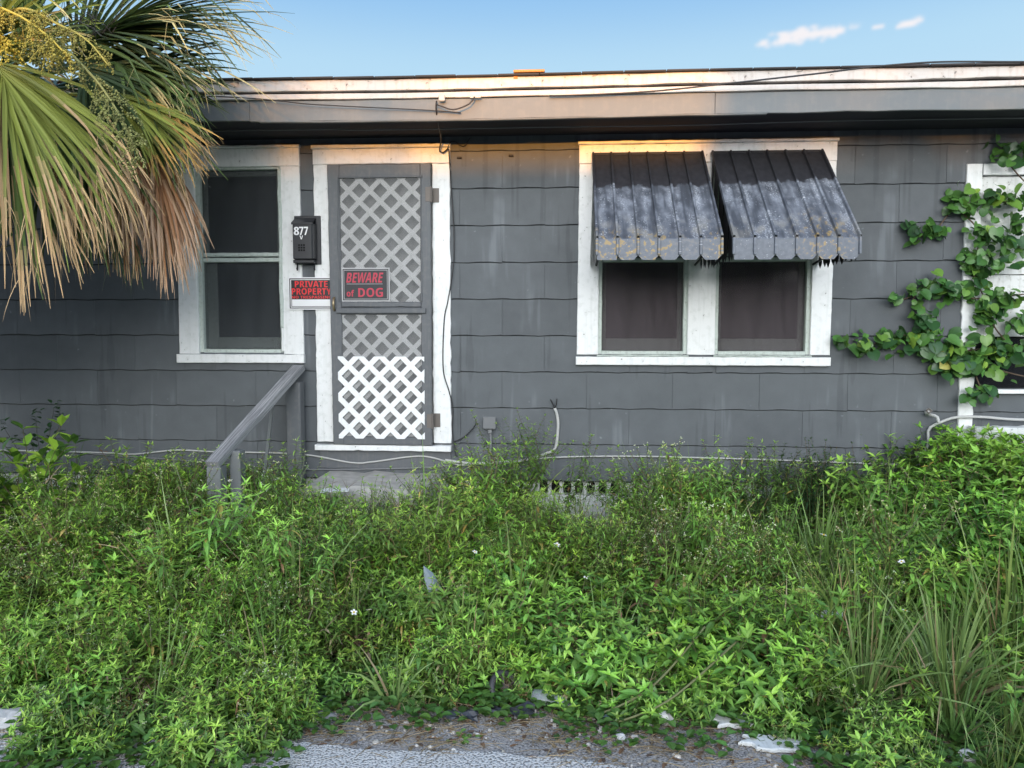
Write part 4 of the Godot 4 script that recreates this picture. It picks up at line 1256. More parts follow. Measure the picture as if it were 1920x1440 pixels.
func make_single_plants() -> void:
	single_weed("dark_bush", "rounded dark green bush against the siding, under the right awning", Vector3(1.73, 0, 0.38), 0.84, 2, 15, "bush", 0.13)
	single_weed("wall_weed", "airy green weed growing in front of the grey outlet box", Vector3(-0.36, 0, 0.40), 1.05, 0, 8, "weed", 0.12)
	single_weed("tall_weed", "slim weed shoots rising beside the foot of the handrail", Vector3(-1.93, 0, 0.62), 0.88, 0, 4, "weed", 0.05)
	single_weed("tall_weed", "tall weed spike against the siding below the left half of the double window", Vector3(0.52, 0, 0.45), 0.80, 0, 4, "weed", 0.07)
	single_weed("tall_weed", "tallest weed clump below the middle of the double window", Vector3(1.12, 0, 0.42), 0.95, 0, 5, "weed", 0.10)
	single_weed("tall_weed", "weed shoots overlapping the front of the concrete doorstep", Vector3(-1.30, 0, 0.80), 0.62, 0, 5, "weed", 0.12)
	single_weed("tall_weed", "weed shoot in front of the lower end of the handrail", Vector3(-2.28, 0, 0.95), 0.78, 0, 2, "weed", 0.05)
	single_weed("tall_weed", "weed clump at the right corner of the doorstep", Vector3(-0.72, 0, 0.66), 0.80, 0, 6, "weed", 0.10)
	# shrub at the left edge with oval leaflets in pairs
	var o := empty(self, "oval_leaved_shrub", Vector3(-3.36, 0, 0.9))
	tag(o, "yellow-green shrub with oval leaves at the left edge, below the palm", "shrub")
	var leaves := []
	for k in 5:
		var m := MB.new()
		var c: Color = [Color(0.09, 0.20, 0.03), Color(0.17, 0.33, 0.04), Color(0.27, 0.45, 0.05), Color(0.07, 0.15, 0.03), Color(0.34, 0.50, 0.07)][k]
		leaf(m, Vector3.ZERO, Vector3(0, 0.1, 1), Vector3.UP, 0.10, 0.055, 0.15, c, shade(c, 1.1), 0.5)
		leaves.append(m.done())
	var st := MB.new()
	for b in 24:
		var a := rng.randf() * TAU
		var out := rng.randf_range(0.02, 0.38)
		var p := Vector3(rng.randfn(0, 0.11), 0.03, rng.randfn(0, 0.06))
		var d := Vector3(cos(a) * out, 1.0, sin(a) * out * 0.7).normalized()
		var L := rng.randf_range(0.50, 1.02)
		var pts := []
		for i in 8:
			pts.append(p)
			p += d * L / 7.0
			d = (d + Vector3(cos(a) * 0.08, -0.05, sin(a) * 0.08)).normalized()
		st.col = Color(0.10, 0.09, 0.05)
		st.tube(pts, 0.005, 4, 0.002)
		for i in [4, 5, 6, 7]:
			var turn := rng.randf() * TAU
			for s in 3:
				var la := turn + TAU * s / 3.0 + rng.randfn(0, 0.3)
				var lf := add(o, "leaf", leaves[mini(4, (rng.randi() % 3) + (2 if i == 7 else 0))], M.leaf)
				lf.transform = Transform3D(Basis(Vector3.UP, la) * Basis(Vector3.RIGHT, rng.randf_range(-1.15, 0.1)), pts[i])
	add(o, "stem", st.done(), M.stem)
	# small dark sprig behind it
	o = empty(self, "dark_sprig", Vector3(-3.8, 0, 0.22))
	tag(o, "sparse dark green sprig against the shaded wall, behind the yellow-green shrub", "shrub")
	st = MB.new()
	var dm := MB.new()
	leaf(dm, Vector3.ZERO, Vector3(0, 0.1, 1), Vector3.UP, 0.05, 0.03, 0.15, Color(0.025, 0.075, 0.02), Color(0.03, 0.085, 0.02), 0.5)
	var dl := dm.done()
	for b in [[-0.25, 0.84], [0.0, 0.90], [0.14, 0.97], [-0.05, 0.80], [0.20, 0.92]]:
		var pts := []
		for i in 7:
			var t := i / 6.0
			pts.append(Vector3(b[0] * t * t + 0.01 * sin(i * 2.0), b[1] * t, 0.05 * t))
		st.col = Color(0.05, 0.05, 0.03)
		st.tube(pts, 0.004, 4, 0.0015)
		for i in range(4, 7):
			for k in 7:
				var lf := add(o, "leaf", dl, M.leaf)
				lf.transform = Transform3D(Basis(Vector3.UP, rng.randf() * TAU) * Basis(Vector3.RIGHT, rng.randf_range(-0.8, 0.4)), pts[i] + Vector3(rng.randfn(0, 0.02), rng.randfn(0, 0.025), rng.randfn(0, 0.02)))
	add(o, "stem", st.done(), M.stem)
	# broad-leaved plants at the front of the right-hand mass, near enough to tell their leaves apart
	var spots := [[Vector3(1.72, 0, 1.62), 0.50, "broad-leaved plant leaning over the grass, lowest of those at the right"], [Vector3(2.05, 0, 1.35), 0.62, "broad-leaved plant at the right, behind the lowest one"], [Vector3(0.35, 0, 2.25), 0.34, "low broad-leaved plant spreading toward the road, near the black ring"], [Vector3(0.68, 0, 2.22), 0.36, "broad-leaved plant at the road edge beside the white concrete chunk"], [Vector3(-0.02, 0, 1.95), 0.36, "bright broad-leaved plant in the centre front of the bank"]]
	var big := []
	for k in 4:
		var m := MB.new()
		var c: Color = [B_OLD, Color(0.10, 0.22, 0.04), B_NEW, Color(0.22, 0.38, 0.06)][k]
		leaf(m, Vector3.ZERO, Vector3(0, 0.1, 1), Vector3.UP, 0.09, 0.038, 0.3, c, shade(c, 1.1), 0.38)
		big.append(m.done())
	for s in spots:
		var q := empty(self, "broadleaf_plant", s[0])
		tag(q, s[2], "weed")
		st = MB.new()
		for b in 7:
			var a := rng.randf() * TAU
			var d := Vector3(cos(a) * 0.7, 1.0, sin(a) * 0.5 + 0.35).normalized()
			var pts := []
			var p := Vector3(cos(a) * 0.04, 0, sin(a) * 0.04)
			for i in 6:
				pts.append(p)
				p += d * s[1] / 5.0 * rng.randf_range(0.9, 1.15)
				d = (d + Vector3(rng.randfn(0, 0.1), 0.05, rng.randfn(0, 0.1))).normalized()
			st.col = Color(0.11, 0.12, 0.05)
			st.tube(pts, 0.0045, 4, 0.002)
			for i in range(1, 6):
				var rot := rng.randf() * TAU
				for e in (2 if i < 5 else 5):
					var an := rot + TAU * e / (2 if i < 5 else 5)
					var lf := add(q, "leaf", big[clampi((rng.randi() % 3) + (1 if i == 5 else 0), 0, 3)], M.leaf)
					lf.transform = Transform3D((Basis(Vector3.UP, an) * Basis(Vector3.RIGHT, rng.randf_range(-0.5, 0.2) - (0.5 if i == 5 else 0.0))).scaled_local(Vector3.ONE * (0.65 if i == 5 else rng.randf_range(0.8, 1.2))), pts[i])
		add(q, "stem", st.done(), M.stem)
	# grass tufts one can tell apart
	var tufts := [[Vector3(1.55, 0, 2.42), 0.66, 130, "big clump of long drooping grass at the road edge, far right"], [Vector3(1.22, 0, 2.46), 0.52, 80, "long grass clump at the road edge, left of the big one"], [Vector3(-0.68, 0, 2.54), 0.30, 30, "thin yellowish grass tuft at the bare road edge, centre"], [Vector3(-1.82, 0, 2.90), 0.22, 16, "small grass tuft on the road edge at the lower left corner"], [Vector3(1.45, 0, 1.05), 0.6, 110, "tall arching grass clump in the dip below the right awning"], [Vector3(1.38, 0, 1.75), 0.5, 90, "grass clump hanging over the torn white wrapper"]]
	for s in tufts:
		tag(add(self, "grass_tuft", tuft(s[2], s[1], 0.013, 1.0, 1.5, Color(0.10, 0.19, 0.05), Color(0.28, 0.39, 0.13), 0.12), M.leaf), s[3], "grass tuft").position = s[0]

# an unseen tree crown added outside the view: it keeps the left of the wall dark
func make_shade_tree() -> void:
	var o := empty(self, "added_shade_tree", Vector3(-4.30, 0, 1.8))
	tag(o, "added unseen dark tree crown left of the view, shading the left of the wall", "tree")
	var st := MB.new()
	for b in 9:
		var a := TAU * b / 9.0
		st.tube([Vector3(cos(a) * 0.1, 0, sin(a) * 0.1), Vector3(cos(a) * 0.4, 0.9, sin(a) * 0.25), Vector3(cos(a) * 0.8, 1.7, sin(a) * 0.4)], 0.025, 5, 0.008)
	add(o, "stem", st.done(), M.bark)
	var lf := MB.new()
	leaf(lf, Vector3.ZERO, Vector3(0, 0, 1), Vector3.UP, 0.11, 0.055, 0.2, Color(0.04, 0.09, 0.03), Color(0.05, 0.11, 0.03), 0.5)
	var list := []
	while list.size() < 9500:
		var p := Vector3(rng.randf_range(-1.0, 1.0), rng.randf_range(-1.0, 1.0), rng.randf_range(-1.0, 1.0))
		if p.length() > 1.0 + 0.2 * hn.get_noise_3d(p.x * 90, p.y * 90, p.z * 90): continue
		list.append([Transform3D(Basis.from_euler(Vector3(rng.randf() * TAU, rng.randf() * TAU, 0)), Vector3(p.x * 1.42, 2.5 + p.y * 1.15, p.z * 0.85)), tint()])
	scatter(o, lf.done(), list, M.leaf, "crown")

func make_flowers() -> void:
	var m := MB.new()
	m.col = Color(0.10, 0.15, 0.05)
	m.tube([Vector3(0, -0.16, 0), Vector3(0.006, -0.06, 0.004), Vector3.ZERO], 0.0014, 3)
	var pm := MB.new()
	for i in 5:
		var a := TAU * i / 5.0
		leaf(pm, Vector3.ZERO, Vector3(cos(a), 0.25, sin(a)), Vector3.UP, 0.017, 0.011, 0.1, Color(0.85, 0.85, 0.80), Color(0.88, 0.88, 0.84), 0.6)
	var cm := MB.new()
	cm.col = Color(0.65, 0.45, 0.05)
	cm.box(Vector3(-0.004, 0, -0.004), Vector3(0.004, 0.006, 0.004), 0.002)
	var proto := empty(self, "white_flower")
	add(proto, "stem", m.done(), M.stem)
	add(proto, "petals", pm.done(), M.petal)
	add(proto, "flower_centre", cm.done(), M.petal)
	var spots := [[-1.42, 1.75], [-1.38, 1.80], [-1.50, 1.85], [-0.95, 2.18], [-0.36, 1.75], [-0.44, 1.78], [-0.90, 2.1], [0.12, 1.8], [0.52, 1.6], [-0.03, 1.6], [1.36, 1.5], [1.50, 1.35], [1.35, 1.85], [1.10, 2.0], [1.50, 2.1], [1.48, 2.2], [0.95, 1.3], [-1.15, 1.2], [0.2, 1.0], [-2.0, 1.1]]
	for i in spots.size():
		var o: Node3D = proto if i == 0 else proto.duplicate()
		if i: o.name = "white_flower_%03d" % i; add_child(o, true)
		tag(o, "tiny white five-petalled flower standing above the weeds", "flower", "white flowers scattered in the weeds")
		var x: float = spots[i][0]
		var z: float = spots[i][1]
		o.position = Vector3(x, top_h(x, z) + 0.05, z)
		o.rotation = Vector3(rng.randf_range(0.2, 0.8), rng.randf() * TAU, 0)
		o.scale = Vector3.ONE * rng.randf_range(0.85, 1.25)

func make_vine() -> void:
	var v := empty(self, "climbing_vine")
	tag(v, "green heart-leaved climbing vine over the boarded window at the right", "vine")
	# heart-shaped leaves, one mesh per tone, lying roughly flat to the wall
	var tones := [Color(0.035, 0.095, 0.03), Color(0.055, 0.14, 0.035), Color(0.085, 0.20, 0.045), Color(0.14, 0.27, 0.05), Color(0.25, 0.40, 0.06), Color(0.40, 0.38, 0.10)]
	var ms := []
	for c in tones:
		var m := MB.new(true)
		var rim := [[0.0, 0.014], [-0.016, 0.024], [-0.036, 0.018], [-0.046, -0.006], [-0.044, -0.032], [-0.030, -0.054], [0.0, -0.074], [0.030, -0.054], [0.044, -0.032], [0.046, -0.006], [0.036, 0.018], [0.016, 0.024]]
		for k in rim.size():
			var a: Array = rim[k]
			var b: Array = rim[(k + 1) % rim.size()]
			m.col = shade(c, 0.92 if k < 6 else 1.08)
			m.tri(Vector3(0, -0.02, 0.0), Vector3(a[0], a[1], absf(a[0]) * 0.32 - 0.05 * pow(minf(a[1], 0) * 10, 2) * 0.4), Vector3(b[0], b[1], absf(b[0]) * 0.32 - 0.05 * pow(minf(b[1], 0) * 10, 2) * 0.4))
		ms.append(m.done())
	var stems := [[Vector3(3.3, 1.45, 0.05), Vector3(2.98, 1.43, 0.05), Vector3(2.63, 1.40, 0.06), Vector3(2.46, 1.50, 0.05), Vector3(2.27, 1.50, 0.04), Vector3(2.08, 1.42, 0.04), Vector3(1.92, 1.46, 0.03)], [Vector3(2.47, 1.50, 0.05), Vector3(2.46, 1.63, 0.05), Vector3(2.40, 1.76, 0.05), Vector3(2.51, 1.83, 0.05), Vector3(2.68, 1.81, 0.05), Vector3(2.83, 1.76, 0.06), Vector3(3.2, 1.80, 0.06)], [Vector3(2.40, 1.78, 0.04), Vector3(2.30, 1.74, 0.04)], [Vector3(3.2, 1.3, 0.06), Vector3(2.95, 1.55, 0.07), Vector3(2.85, 1.80, 0.06), Vector3(2.78, 1.97, 0.06), Vector3(2.82, 2.2, 0.06), Vector3(2.66, 2.40, 0.05), Vector3(2.87, 2.40, 0.05), Vector3(3.2, 2.45, 0.06)], [Vector3(2.66, 2.40, 0.04), Vector3(2.55, 2.24, 0.03), Vector3(2.49, 2.19, 0.03), Vector3(2.39, 2.20, 0.03)], [Vector3(3.2, 2.45, 0.06), Vector3(3.05, 2.6, 0.05), Vector3(2.96, 2.72, 0.05)], [Vector3(2.81, 1.29, 0.06), Vector3(2.87, 1.12, 0.08)], [Vector3(3.3, 1.2, 0.08), Vector3(3.06, 1.25, 0.08), Vector3(2.81, 1.32, 0.07)]]
	for s in stems:
		add(v, "stem", wire(s, 0.005, 5), mat(lin(0.11, 0.075, 0.05), 0.8))
	# [x, y, spread x, spread y, leaves, palest tone]
	var groups := [[1.92, 1.45, 0.03, 0.03, 3, 3], [2.06, 1.40, 0.06, 0.05, 9, 3], [2.27, 1.46, 0.10, 0.035, 12, 3], [2.46, 1.60, 0.07, 0.08, 14, 2], [2.48, 1.45, 0.09, 0.06, 16, 3], [2.27, 1.74, 0.04, 0.02, 3, 1], [2.46, 1.80, 0.08, 0.05, 12, 3], [2.62, 1.82, 0.06, 0.05, 10, 3], [2.64, 1.35, 0.09, 0.07, 20, 4], [2.80, 1.28, 0.11, 0.06, 22, 4], [2.96, 1.36, 0.13, 0.08, 24, 4], [2.88, 1.62, 0.06, 0.06, 10, 1], [2.92, 1.74, 0.12, 0.06, 18, 3], [2.80, 1.97, 0.07, 0.08, 18, 2], [2.93, 2.05, 0.11, 0.10, 22, 1], [2.84, 2.20, 0.05, 0.05, 7, 3], [2.69, 2.39, 0.07, 0.05, 12, 4], [2.92, 2.40, 0.12, 0.06, 16, 4], [3.05, 2.30, 0.06, 0.08, 8, 2], [2.99, 2.70, 0.08, 0.06, 9, 2], [2.40, 2.19, 0.035, 0.05, 8, 1], [2.50, 2.19, 0.05, 0.025, 5, 1], [2.87, 1.10, 0.07, 0.035, 9, 1], [3.10, 1.55, 0.07, 0.10, 10, 3]]
	for g in groups:
		for k in g[4]:
			var tone := mini(5, int(pow(rng.randf(), 1.3) * (g[5] + 1.6)))
			if tone == 5 and rng.randf() < 0.6: tone = 3
			var lf := add(v, "leaf", ms[tone], M.leaf)
			var s := rng.randf_range(0.55, 1.05)
			lf.transform = Transform3D((Basis(Vector3.UP, rng.randfn(0, 0.8)) * Basis(Vector3.RIGHT, rng.randf_range(-1.1, 0.1)) * Basis(Vector3.BACK, rng.randfn(0, 0.9))).scaled_local(Vector3.ONE * s), Vector3(g[0] + rng.randfn(0, g[2] * 0.75), g[1] + rng.randfn(0, g[3] * 0.75) + 0.03, rng.randf_range(0.04, 0.15)))

	# smaller inner leaves, too many and too hidden to pick apart
	var list := []
	for g in groups:
		for k in int(g[4] * 2.2):
			list.append([Transform3D((Basis(Vector3.UP, rng.randfn(0, 0.9)) * Basis(Vector3.RIGHT, rng.randf_range(-1.4, 0.3)) * Basis(Vector3.BACK, rng.randfn(0, 1.2))).scaled_local(Vector3.ONE * rng.randf_range(0.4, 0.75)), Vector3(g[0] + rng.randfn(0, g[2] * 0.85), g[1] + rng.randfn(0, g[3] * 0.85) + 0.03, rng.randf_range(0.03, 0.12))), tint()])
	scatter(v, ms[2], list, M.leaf, "inner_foliage")

# ------------------------------------------------------------------ the palm
# a fan leaf: segments spread from the hastula, folded, bending down toward thin tips
func fan(hub: Vector3, axis: Vector3, normal: Vector3, len: float, n: int, spread: float, gravity: float, c_base: Color, c_tip: Color, dry_from: float, petiole: Vector3, wide := 0.026) -> ArrayMesh:
	var m := MB.new()
	axis = axis.normalized()
	normal = (normal - axis * normal.dot(axis)).normalized()
	var side := axis.cross(normal).normalized()
	m.col = shade(c_base, 1.1)
	m.tube([petiole, petiole.lerp(hub, 0.5) + Vector3(0, 0.05, 0), hub, hub + axis * len * 0.25], 0.014, 5, 0.006)
	for i in n:
		var t := (i + 0.5) / n * 2.0 - 1.0
		var a := t * spread + rng.randfn(0, 0.06)
		var d := (axis * cos(a) + side * sin(a) + normal * (0.18 - 0.3 * absf(t) + rng.randfn(0, 0.16))).normalized()
		var L := len * (1.0 - 0.28 * t * t) * rng.randf_range(0.85, 1.1)
		var p := hub + axis * len * 0.12 * (1.0 - absf(t))
		var segs := 9
		var pts := []
		var grav := gravity * rng.randf_range(0.6, 1.5)
		var kink := rng.randi_range(4, 7) if rng.randf() < 0.35 else 99
		for s in segs + 1:
			pts.append(p)
			p += d * L / segs
			var k := float(s) / segs
			d = (d + Vector3(rng.randfn(0, 0.03), -grav * (0.04 + 0.34 * k * k), rng.randfn(0, 0.03))).normalized()
			if s == kink: d = (d + Vector3(0, -0.9, 0)).normalized()
		var tone := rng.randf_range(0.75, 1.25)
		var dry := clampf(dry_from + rng.randfn(0, 0.24), 0.05, 1.3)
		var across := d.cross(normal).normalized()
		for s in segs:
			var k0 := float(s) / segs
			var k1 := float(s + 1) / segs
			var w0 := wide * minf(1.0, 0.25 + k0 * 3.0) * pow(1.0 - k0, 0.75) * 0.5 + 0.0012
			var w1 := wide * minf(1.0, 0.25 + k1 * 3.0) * pow(maxf(0.0, 1.0 - k1), 0.75) * 0.5 + 0.0012
			var dd: Vector3 = (pts[s + 1] - pts[s]).normalized()
			var ac := (across - dd * across.dot(dd)).normalized()
			var up := ac.cross(dd)
			var c := c_base.lerp(c_tip, smoothstep(dry - 0.12, dry + 0.12, k0 + 0.05))
			m.col = shade(c, tone)
			var f0 := up * w0 * 0.7
			var f1 := up * w1 * 0.7
			m.quad(pts[s], pts[s] + ac * w0 + f0, pts[s + 1] + ac * w1 + f1, pts[s + 1])
			m.col = shade(c, tone * 0.9)
			m.quad(pts[s] - ac * w0 + f0, pts[s], pts[s + 1], pts[s + 1] - ac * w1 + f1)
		# split thread-like tips
		if rng.randf() < 0.6:
			m.col = shade(c_tip, tone * 1.1)
			blade(m, pts[segs - 2], d + Vector3(rng.randfn(0, 0.3), rng.randf_range(-0.2, 0.3), rng.randfn(0, 0.2)), L * 0.28, 0.0035, 1.2, c_tip, shade(c_tip, 1.2), 4)
	return m.done()

func make_palm() -> void:
	var p := empty(self, "palm_tree", Vector3(-3.75, 0, 1.35))
	tag(p, "fan palm with dry hanging frond tips and yellow fruit stalks, upper left", "palm tree")
	var o := p.position
	var m := MB.new(true)
	var pts := []
	for i in 10: pts.append(Vector3(0.03 * sin(i * 0.9), i * 0.3, 0.02 * cos(i)))
	m.tube(pts, 0.17, 12, 0.15)
	add(p, "trunk", m.done(), M.bark)
	var heart := Vector3(0.05, 2.75, 0.0)
	var green := Color(0.115, 0.175, 0.050)
	var olive := Color(0.215, 0.250, 0.050)
	var deep := Color(0.05, 0.085, 0.03)
	var tan := Color(0.62, 0.43, 0.23)
	var brown := Color(0.36, 0.19, 0.10)
	var straw := Color(0.50, 0.43, 0.20)
	var rust := Color(0.40, 0.20, 0.09)
	# [hub in the world, axis, normal, length, segments, spread, droop, base colour, tip colour, where it turns dry]
	var fr := [
		[Vector3(-2.66, 3.22, 1.25), Vector3(1.0, 0.06, 0.0), Vector3(0.1, 0.8, 0.6), 0.98, 44, 0.45, 0.42, deep, straw, 0.9],
		[Vector3(-2.60, 3.08, 1.15), Vector3(1.0, -0.40, 0.05), Vector3(0.2, 0.6, 0.8), 0.60, 40, 0.75, 0.7, green, straw, 0.95],
		[Vector3(-2.58, 2.90, 1.05), Vector3(0.8, -0.75, 0.1), Vector3(0.3, 0.3, 0.9), 0.64, 44, 0.70, 0.8, green, tan, 0.85],
		[Vector3(-2.83, 2.88, 1.80), Vector3(0.38, -0.85, 0.1), Vector3(0.2, 0.5, 0.8), 1.0, 52, 0.95, 0.8, olive, tan, 0.70],
		[Vector3(-2.92, 2.62, 1.62), Vector3(0.25, -0.95, 0.1), Vector3(0.2, 0.3, 0.9), 0.90, 40, 0.70, 0.8, green, tan, 0.50],
		[Vector3(-2.70, 2.62, 1.35), Vector3(0.35, -0.95, 0.05), Vector3(0.2, 0.2, 0.95), 0.66, 30, 0.60, 0.8, green, tan, 0.70],
		[Vector3(-2.42, 2.66, 1.10), Vector3(0.22, -1.0, 0.0), Vector3(0.3, 0.2, 0.9), 0.78, 44, 0.42, 0.7, brown, Color(0.55, 0.38, 0.25), 0.6],
		[Vector3(-2.60, 2.58, 1.15), Vector3(0.15, -1.0, 0.0), Vector3(0.2, 0.1, 0.95), 0.66, 34, 0.5, 0.7, rust, tan, 0.7],
		[Vector3(-2.85, 2.70, 1.10), Vector3(0.3, -0.95, -0.1), Vector3(0.2, 0.2, 0.95), 0.75, 36, 0.9, 0.9, deep, brown, 0.8],
		[Vector3(-2.70, 3.02, 1.30), Vector3(0.6, -0.7, 0.0), Vector3(0.2, 0.4, 0.9), 0.66, 34, 0.8, 0.7, deep, olive, 0.9],
		[Vector3(-3.05, 3.02, 1.6), Vector3(0.4, 0.30, 0.1), Vector3(0.1, -0.2, 0.9), 0.62, 30, 1.0, 0.6, olive, straw, 0.7],
		[Vector3(-3.10, 3.0, 1.0), Vector3(0.3, 0.2, -0.6), Vector3(0.1, 0.9, 0.3), 0.9, 30, 1.1, 0.8, deep, green, 0.9],
		[Vector3(-2.50, 2.86, 1.30), Vector3(0.75, -0.55, 0.1), Vector3(0.3, 0.3, 0.9), 0.62, 20, 0.5, 0.3, olive, Color(0.5, 0.3, 0.09), 0.75],
		[Vector3(-2.75, 3.18, 1.20), Vector3(1.0, 0.22, 0.0), Vector3(0.1, 0.8, 0.5), 0.85, 34, 0.5, 0.5, green, straw, 0.85],
		[Vector3(-2.40, 2.58, 1.12), Vector3(0.16, -1.0, 0.05), Vector3(0.2, 0.1, 0.95), 0.74, 30, 0.38, 0.6, rust, Color(0.60, 0.40, 0.25), 0.55],
		[Vector3(-2.90, 3.12, 1.05), Vector3(0.65, 0.5, 0.0), Vector3(0.1, -0.3, 0.9), 0.70, 36, 0.9, 0.5, deep, olive, 0.9],
		[Vector3(-2.75, 3.02, 0.95), Vector3(0.9, 0.25, 0.0), Vector3(0.1, -0.2, 0.9), 0.72, 36, 0.7, 0.6, deep, green, 0.95],
		[Vector3(-3.05, 3.15, 1.3), Vector3(0.3, 0.7, 0.0), Vector3(0.1, -0.3, 0.9), 0.55, 30, 1.0, 0.5, green, olive, 0.9],
		[Vector3(-2.95, 2.80, 1.20), Vector3(0.5, -0.9, 0.0), Vector3(0.2, 0.2, 0.9), 0.95, 40, 0.9, 0.9, deep, green, 0.9],
		[Vector3(-2.80, 3.10, 1.10), Vector3(0.8, -0.5, 0.0), Vector3(0.2, 0.4, 0.9), 0.60, 36, 0.8, 0.8, deep, green, 0.9],
		[Vector3(-2.70, 2.75, 1.50), Vector3(0.45, -0.8, 0.1), Vector3(0.2, 0.4, 0.9), 0.75, 36, 0.7, 1.2, green, tan, 0.6],
		[Vector3(-2.52, 2.62, 1.20), Vector3(0.1, -1.0, 0.0), Vector3(0.3, 0.1, 0.9), 0.62, 40, 0.5, 0.8, rust, Color(0.55, 0.38, 0.25), 0.5],
		[Vector3(-4.3, 3.1, 1.2), Vector3(-0.8, 0.0, 0.2), Vector3(0.1, 0.9, 0.3), 0.9, 30, 1.1, 0.9, green, tan, 0.7],
		[Vector3(-4.5, 2.9, 1.6), Vector3(-0.6, -0.5, 0.4), Vector3(0.1, 0.8, 0.5), 0.9, 30, 1.1, 0.9, green, tan, 0.7],
		[Vector3(-3.8, 3.0, 2.1), Vector3(0.1, -0.3, 0.9), Vector3(0.0, 0.9, 0.3), 0.9, 34, 1.1, 0.9, green, tan, 0.7],
		[Vector3(-3.5, 2.7, 1.9), Vector3(0.2, -0.8, 0.4), Vector3(0.1, 0.4, 0.8), 0.9, 34, 1.0, 0.9, green, tan, 0.6],
		[Vector3(-4.1, 2.7, 1.8), Vector3(-0.3, -0.8, 0.4), Vector3(0.1, 0.4, 0.8), 0.95, 34, 1.0, 0.9, green, tan, 0.6],
		[Vector3(-3.6, 3.1, 0.9), Vector3(0.2, 0.1, -0.9), Vector3(0.0, 0.9, 0.2), 0.8, 30, 1.0, 0.9, green, tan, 0.7],
		[Vector3(-3.8, 3.6, 1.4), Vector3(-0.1, 0.9, 0.2), Vector3(0.1, 0.2, 0.9), 0.9, 34, 1.2, 0.5, green, olive, 0.8]]
	for f in fr:
		add(p, "frond", fan(f[0] - o, f[1], f[2], f[3], int(f[4] * 1.35), f[5], f[6], f[7], f[8], f[9], heart), M.palmleaf)
	# fruit stalks: arching, branched, hung with small berries
	var stalks := [
		[[Vector3(-3.4, 3.0, 1.5), Vector3(-2.90, 3.12, 1.85), Vector3(-2.65, 3.06, 1.92), Vector3(-2.48, 2.95, 1.92), Vector3(-2.36, 2.82, 1.90)], Color(0.52, 0.42, 0.07), Color(0.36, 0.31, 0.06), 0.13, 60],
		[[Vector3(-3.3, 3.0, 1.4), Vector3(-2.80, 3.16, 1.70), Vector3(-2.52, 3.06, 1.75), Vector3(-2.38, 2.98, 1.75), Vector3(-2.28, 2.86, 1.75)], Color(0.42, 0.36, 0.08), Color(0.27, 0.25, 0.06), 0.13, 55],
		[[Vector3(-3.1, 2.95, 1.4), Vector3(-2.55, 2.95, 1.78), Vector3(-2.34, 2.80, 1.80), Vector3(-2.20, 2.60, 1.80), Vector3(-2.12, 2.40, 1.78)], Color(0.24, 0.24, 0.08), Color(0.24, 0.25, 0.08), 0.12, 80],
		[[Vector3(-3.4, 3.0, 1.6), Vector3(-2.95, 3.05, 1.9), Vector3(-2.80, 3.02, 1.95), Vector3(-2.70, 2.96, 1.95), Vector3(-2.64, 2.88, 1.94)], Color(0.56, 0.43, 0.05), Color(0.52, 0.40, 0.05), 0.11, 64]]
	for s in stalks:
		var line: Array = s[0]
		var c := Curve3D.new()
		for i in line.size():
			var d: Vector3 = (line[mini(i + 1, line.size() - 1)] - line[maxi(i - 1, 0)]) / 6.0
			c.add_point(line[i] - o, -d, d)
		var st := MB.new(true)
		st.col = s[1]
		st.tube(Array(c.tessellate_even_length(4, 0.06)), 0.011, 6, 0.004)
		var be := MB.new(true)
		for k in s[4]:
			var t := rng.randf_range(0.38, 1.0)
			var q := c.sample_baked(t * c.get_baked_length())
			var d := Vector3(rng.randfn(0, 0.8), rng.randfn(-0.2, 0.6), rng.randfn(0, 0.5)).normalized()
			var L: float = s[3] * rng.randf_range(0.6, 1.3)
			var br := []
			for i in 5:
				br.append(q)
				d = (d + Vector3(0, -0.35, 0)).normalized()
				q += d * L / 4.0
			st.col = shade(s[1], rng.randf_range(0.7, 1.1))
			st.tube(br, 0.0022, 3, 0.001)
			for i in 20:
				var u := rng.randf_range(0.15, 1.0) * 4.0
				var i0 := mini(int(u), 3)
				var at: Vector3 = br[i0].lerp(br[i0 + 1], u - i0) + Vector3(rng.randfn(0, 0.007), rng.randfn(0, 0.007), rng.randfn(0, 0.007))
				be.col = shade(s[2], rng.randf_range(0.6, 1.3))
				ball(be, at, rng.randf_range(0.0048, 0.0072))
		add(p, "fruit_stalk", st.done(), M.stem)
		add(p, "berries", be.done(), M.stem).set_meta("kind", "stuff")
	# dead twiggy stalks above
	m = MB.new()
	for k in 26:
		var q := Vector3(-2.95 + rng.randf() * 0.45, 3.15 + rng.randf() * 0.1, 1.3) - o
		var d := Vector3(rng.randfn(0.5, 0.5), rng.randf_range(0.2, 0.9), rng.randfn(0, 0.3)).normalized()
		var br := []
		for i in 5:
			br.append(q)
			q += d * 0.055
			d = (d + Vector3(rng.randfn(0, 0.35), rng.randfn(0, 0.3), 0)).normalized()
		m.col = Color(0.05, 0.045, 0.04)
		m.tube(br, 0.003, 3, 0.001)
	add(p, "dead_stalk", m.done(), M.stem)

func ball(m: MB, at: Vector3, r: float) -> void:
	var t := [Vector3(0, r, 0), Vector3(0, -r, 0), Vector3(r, 0, 0), Vector3(-r, 0, 0), Vector3(0, 0, r), Vector3(0, 0, -r)]
	for s in [[0, 2, 4], [0, 4, 3], [0, 3, 5], [0, 5, 2], [1, 4, 2], [1, 3, 4], [1, 5, 3], [1, 2, 5]]:
		m.tri(at + t[s[0]], at + t[s[1]], at + t[s[2]])

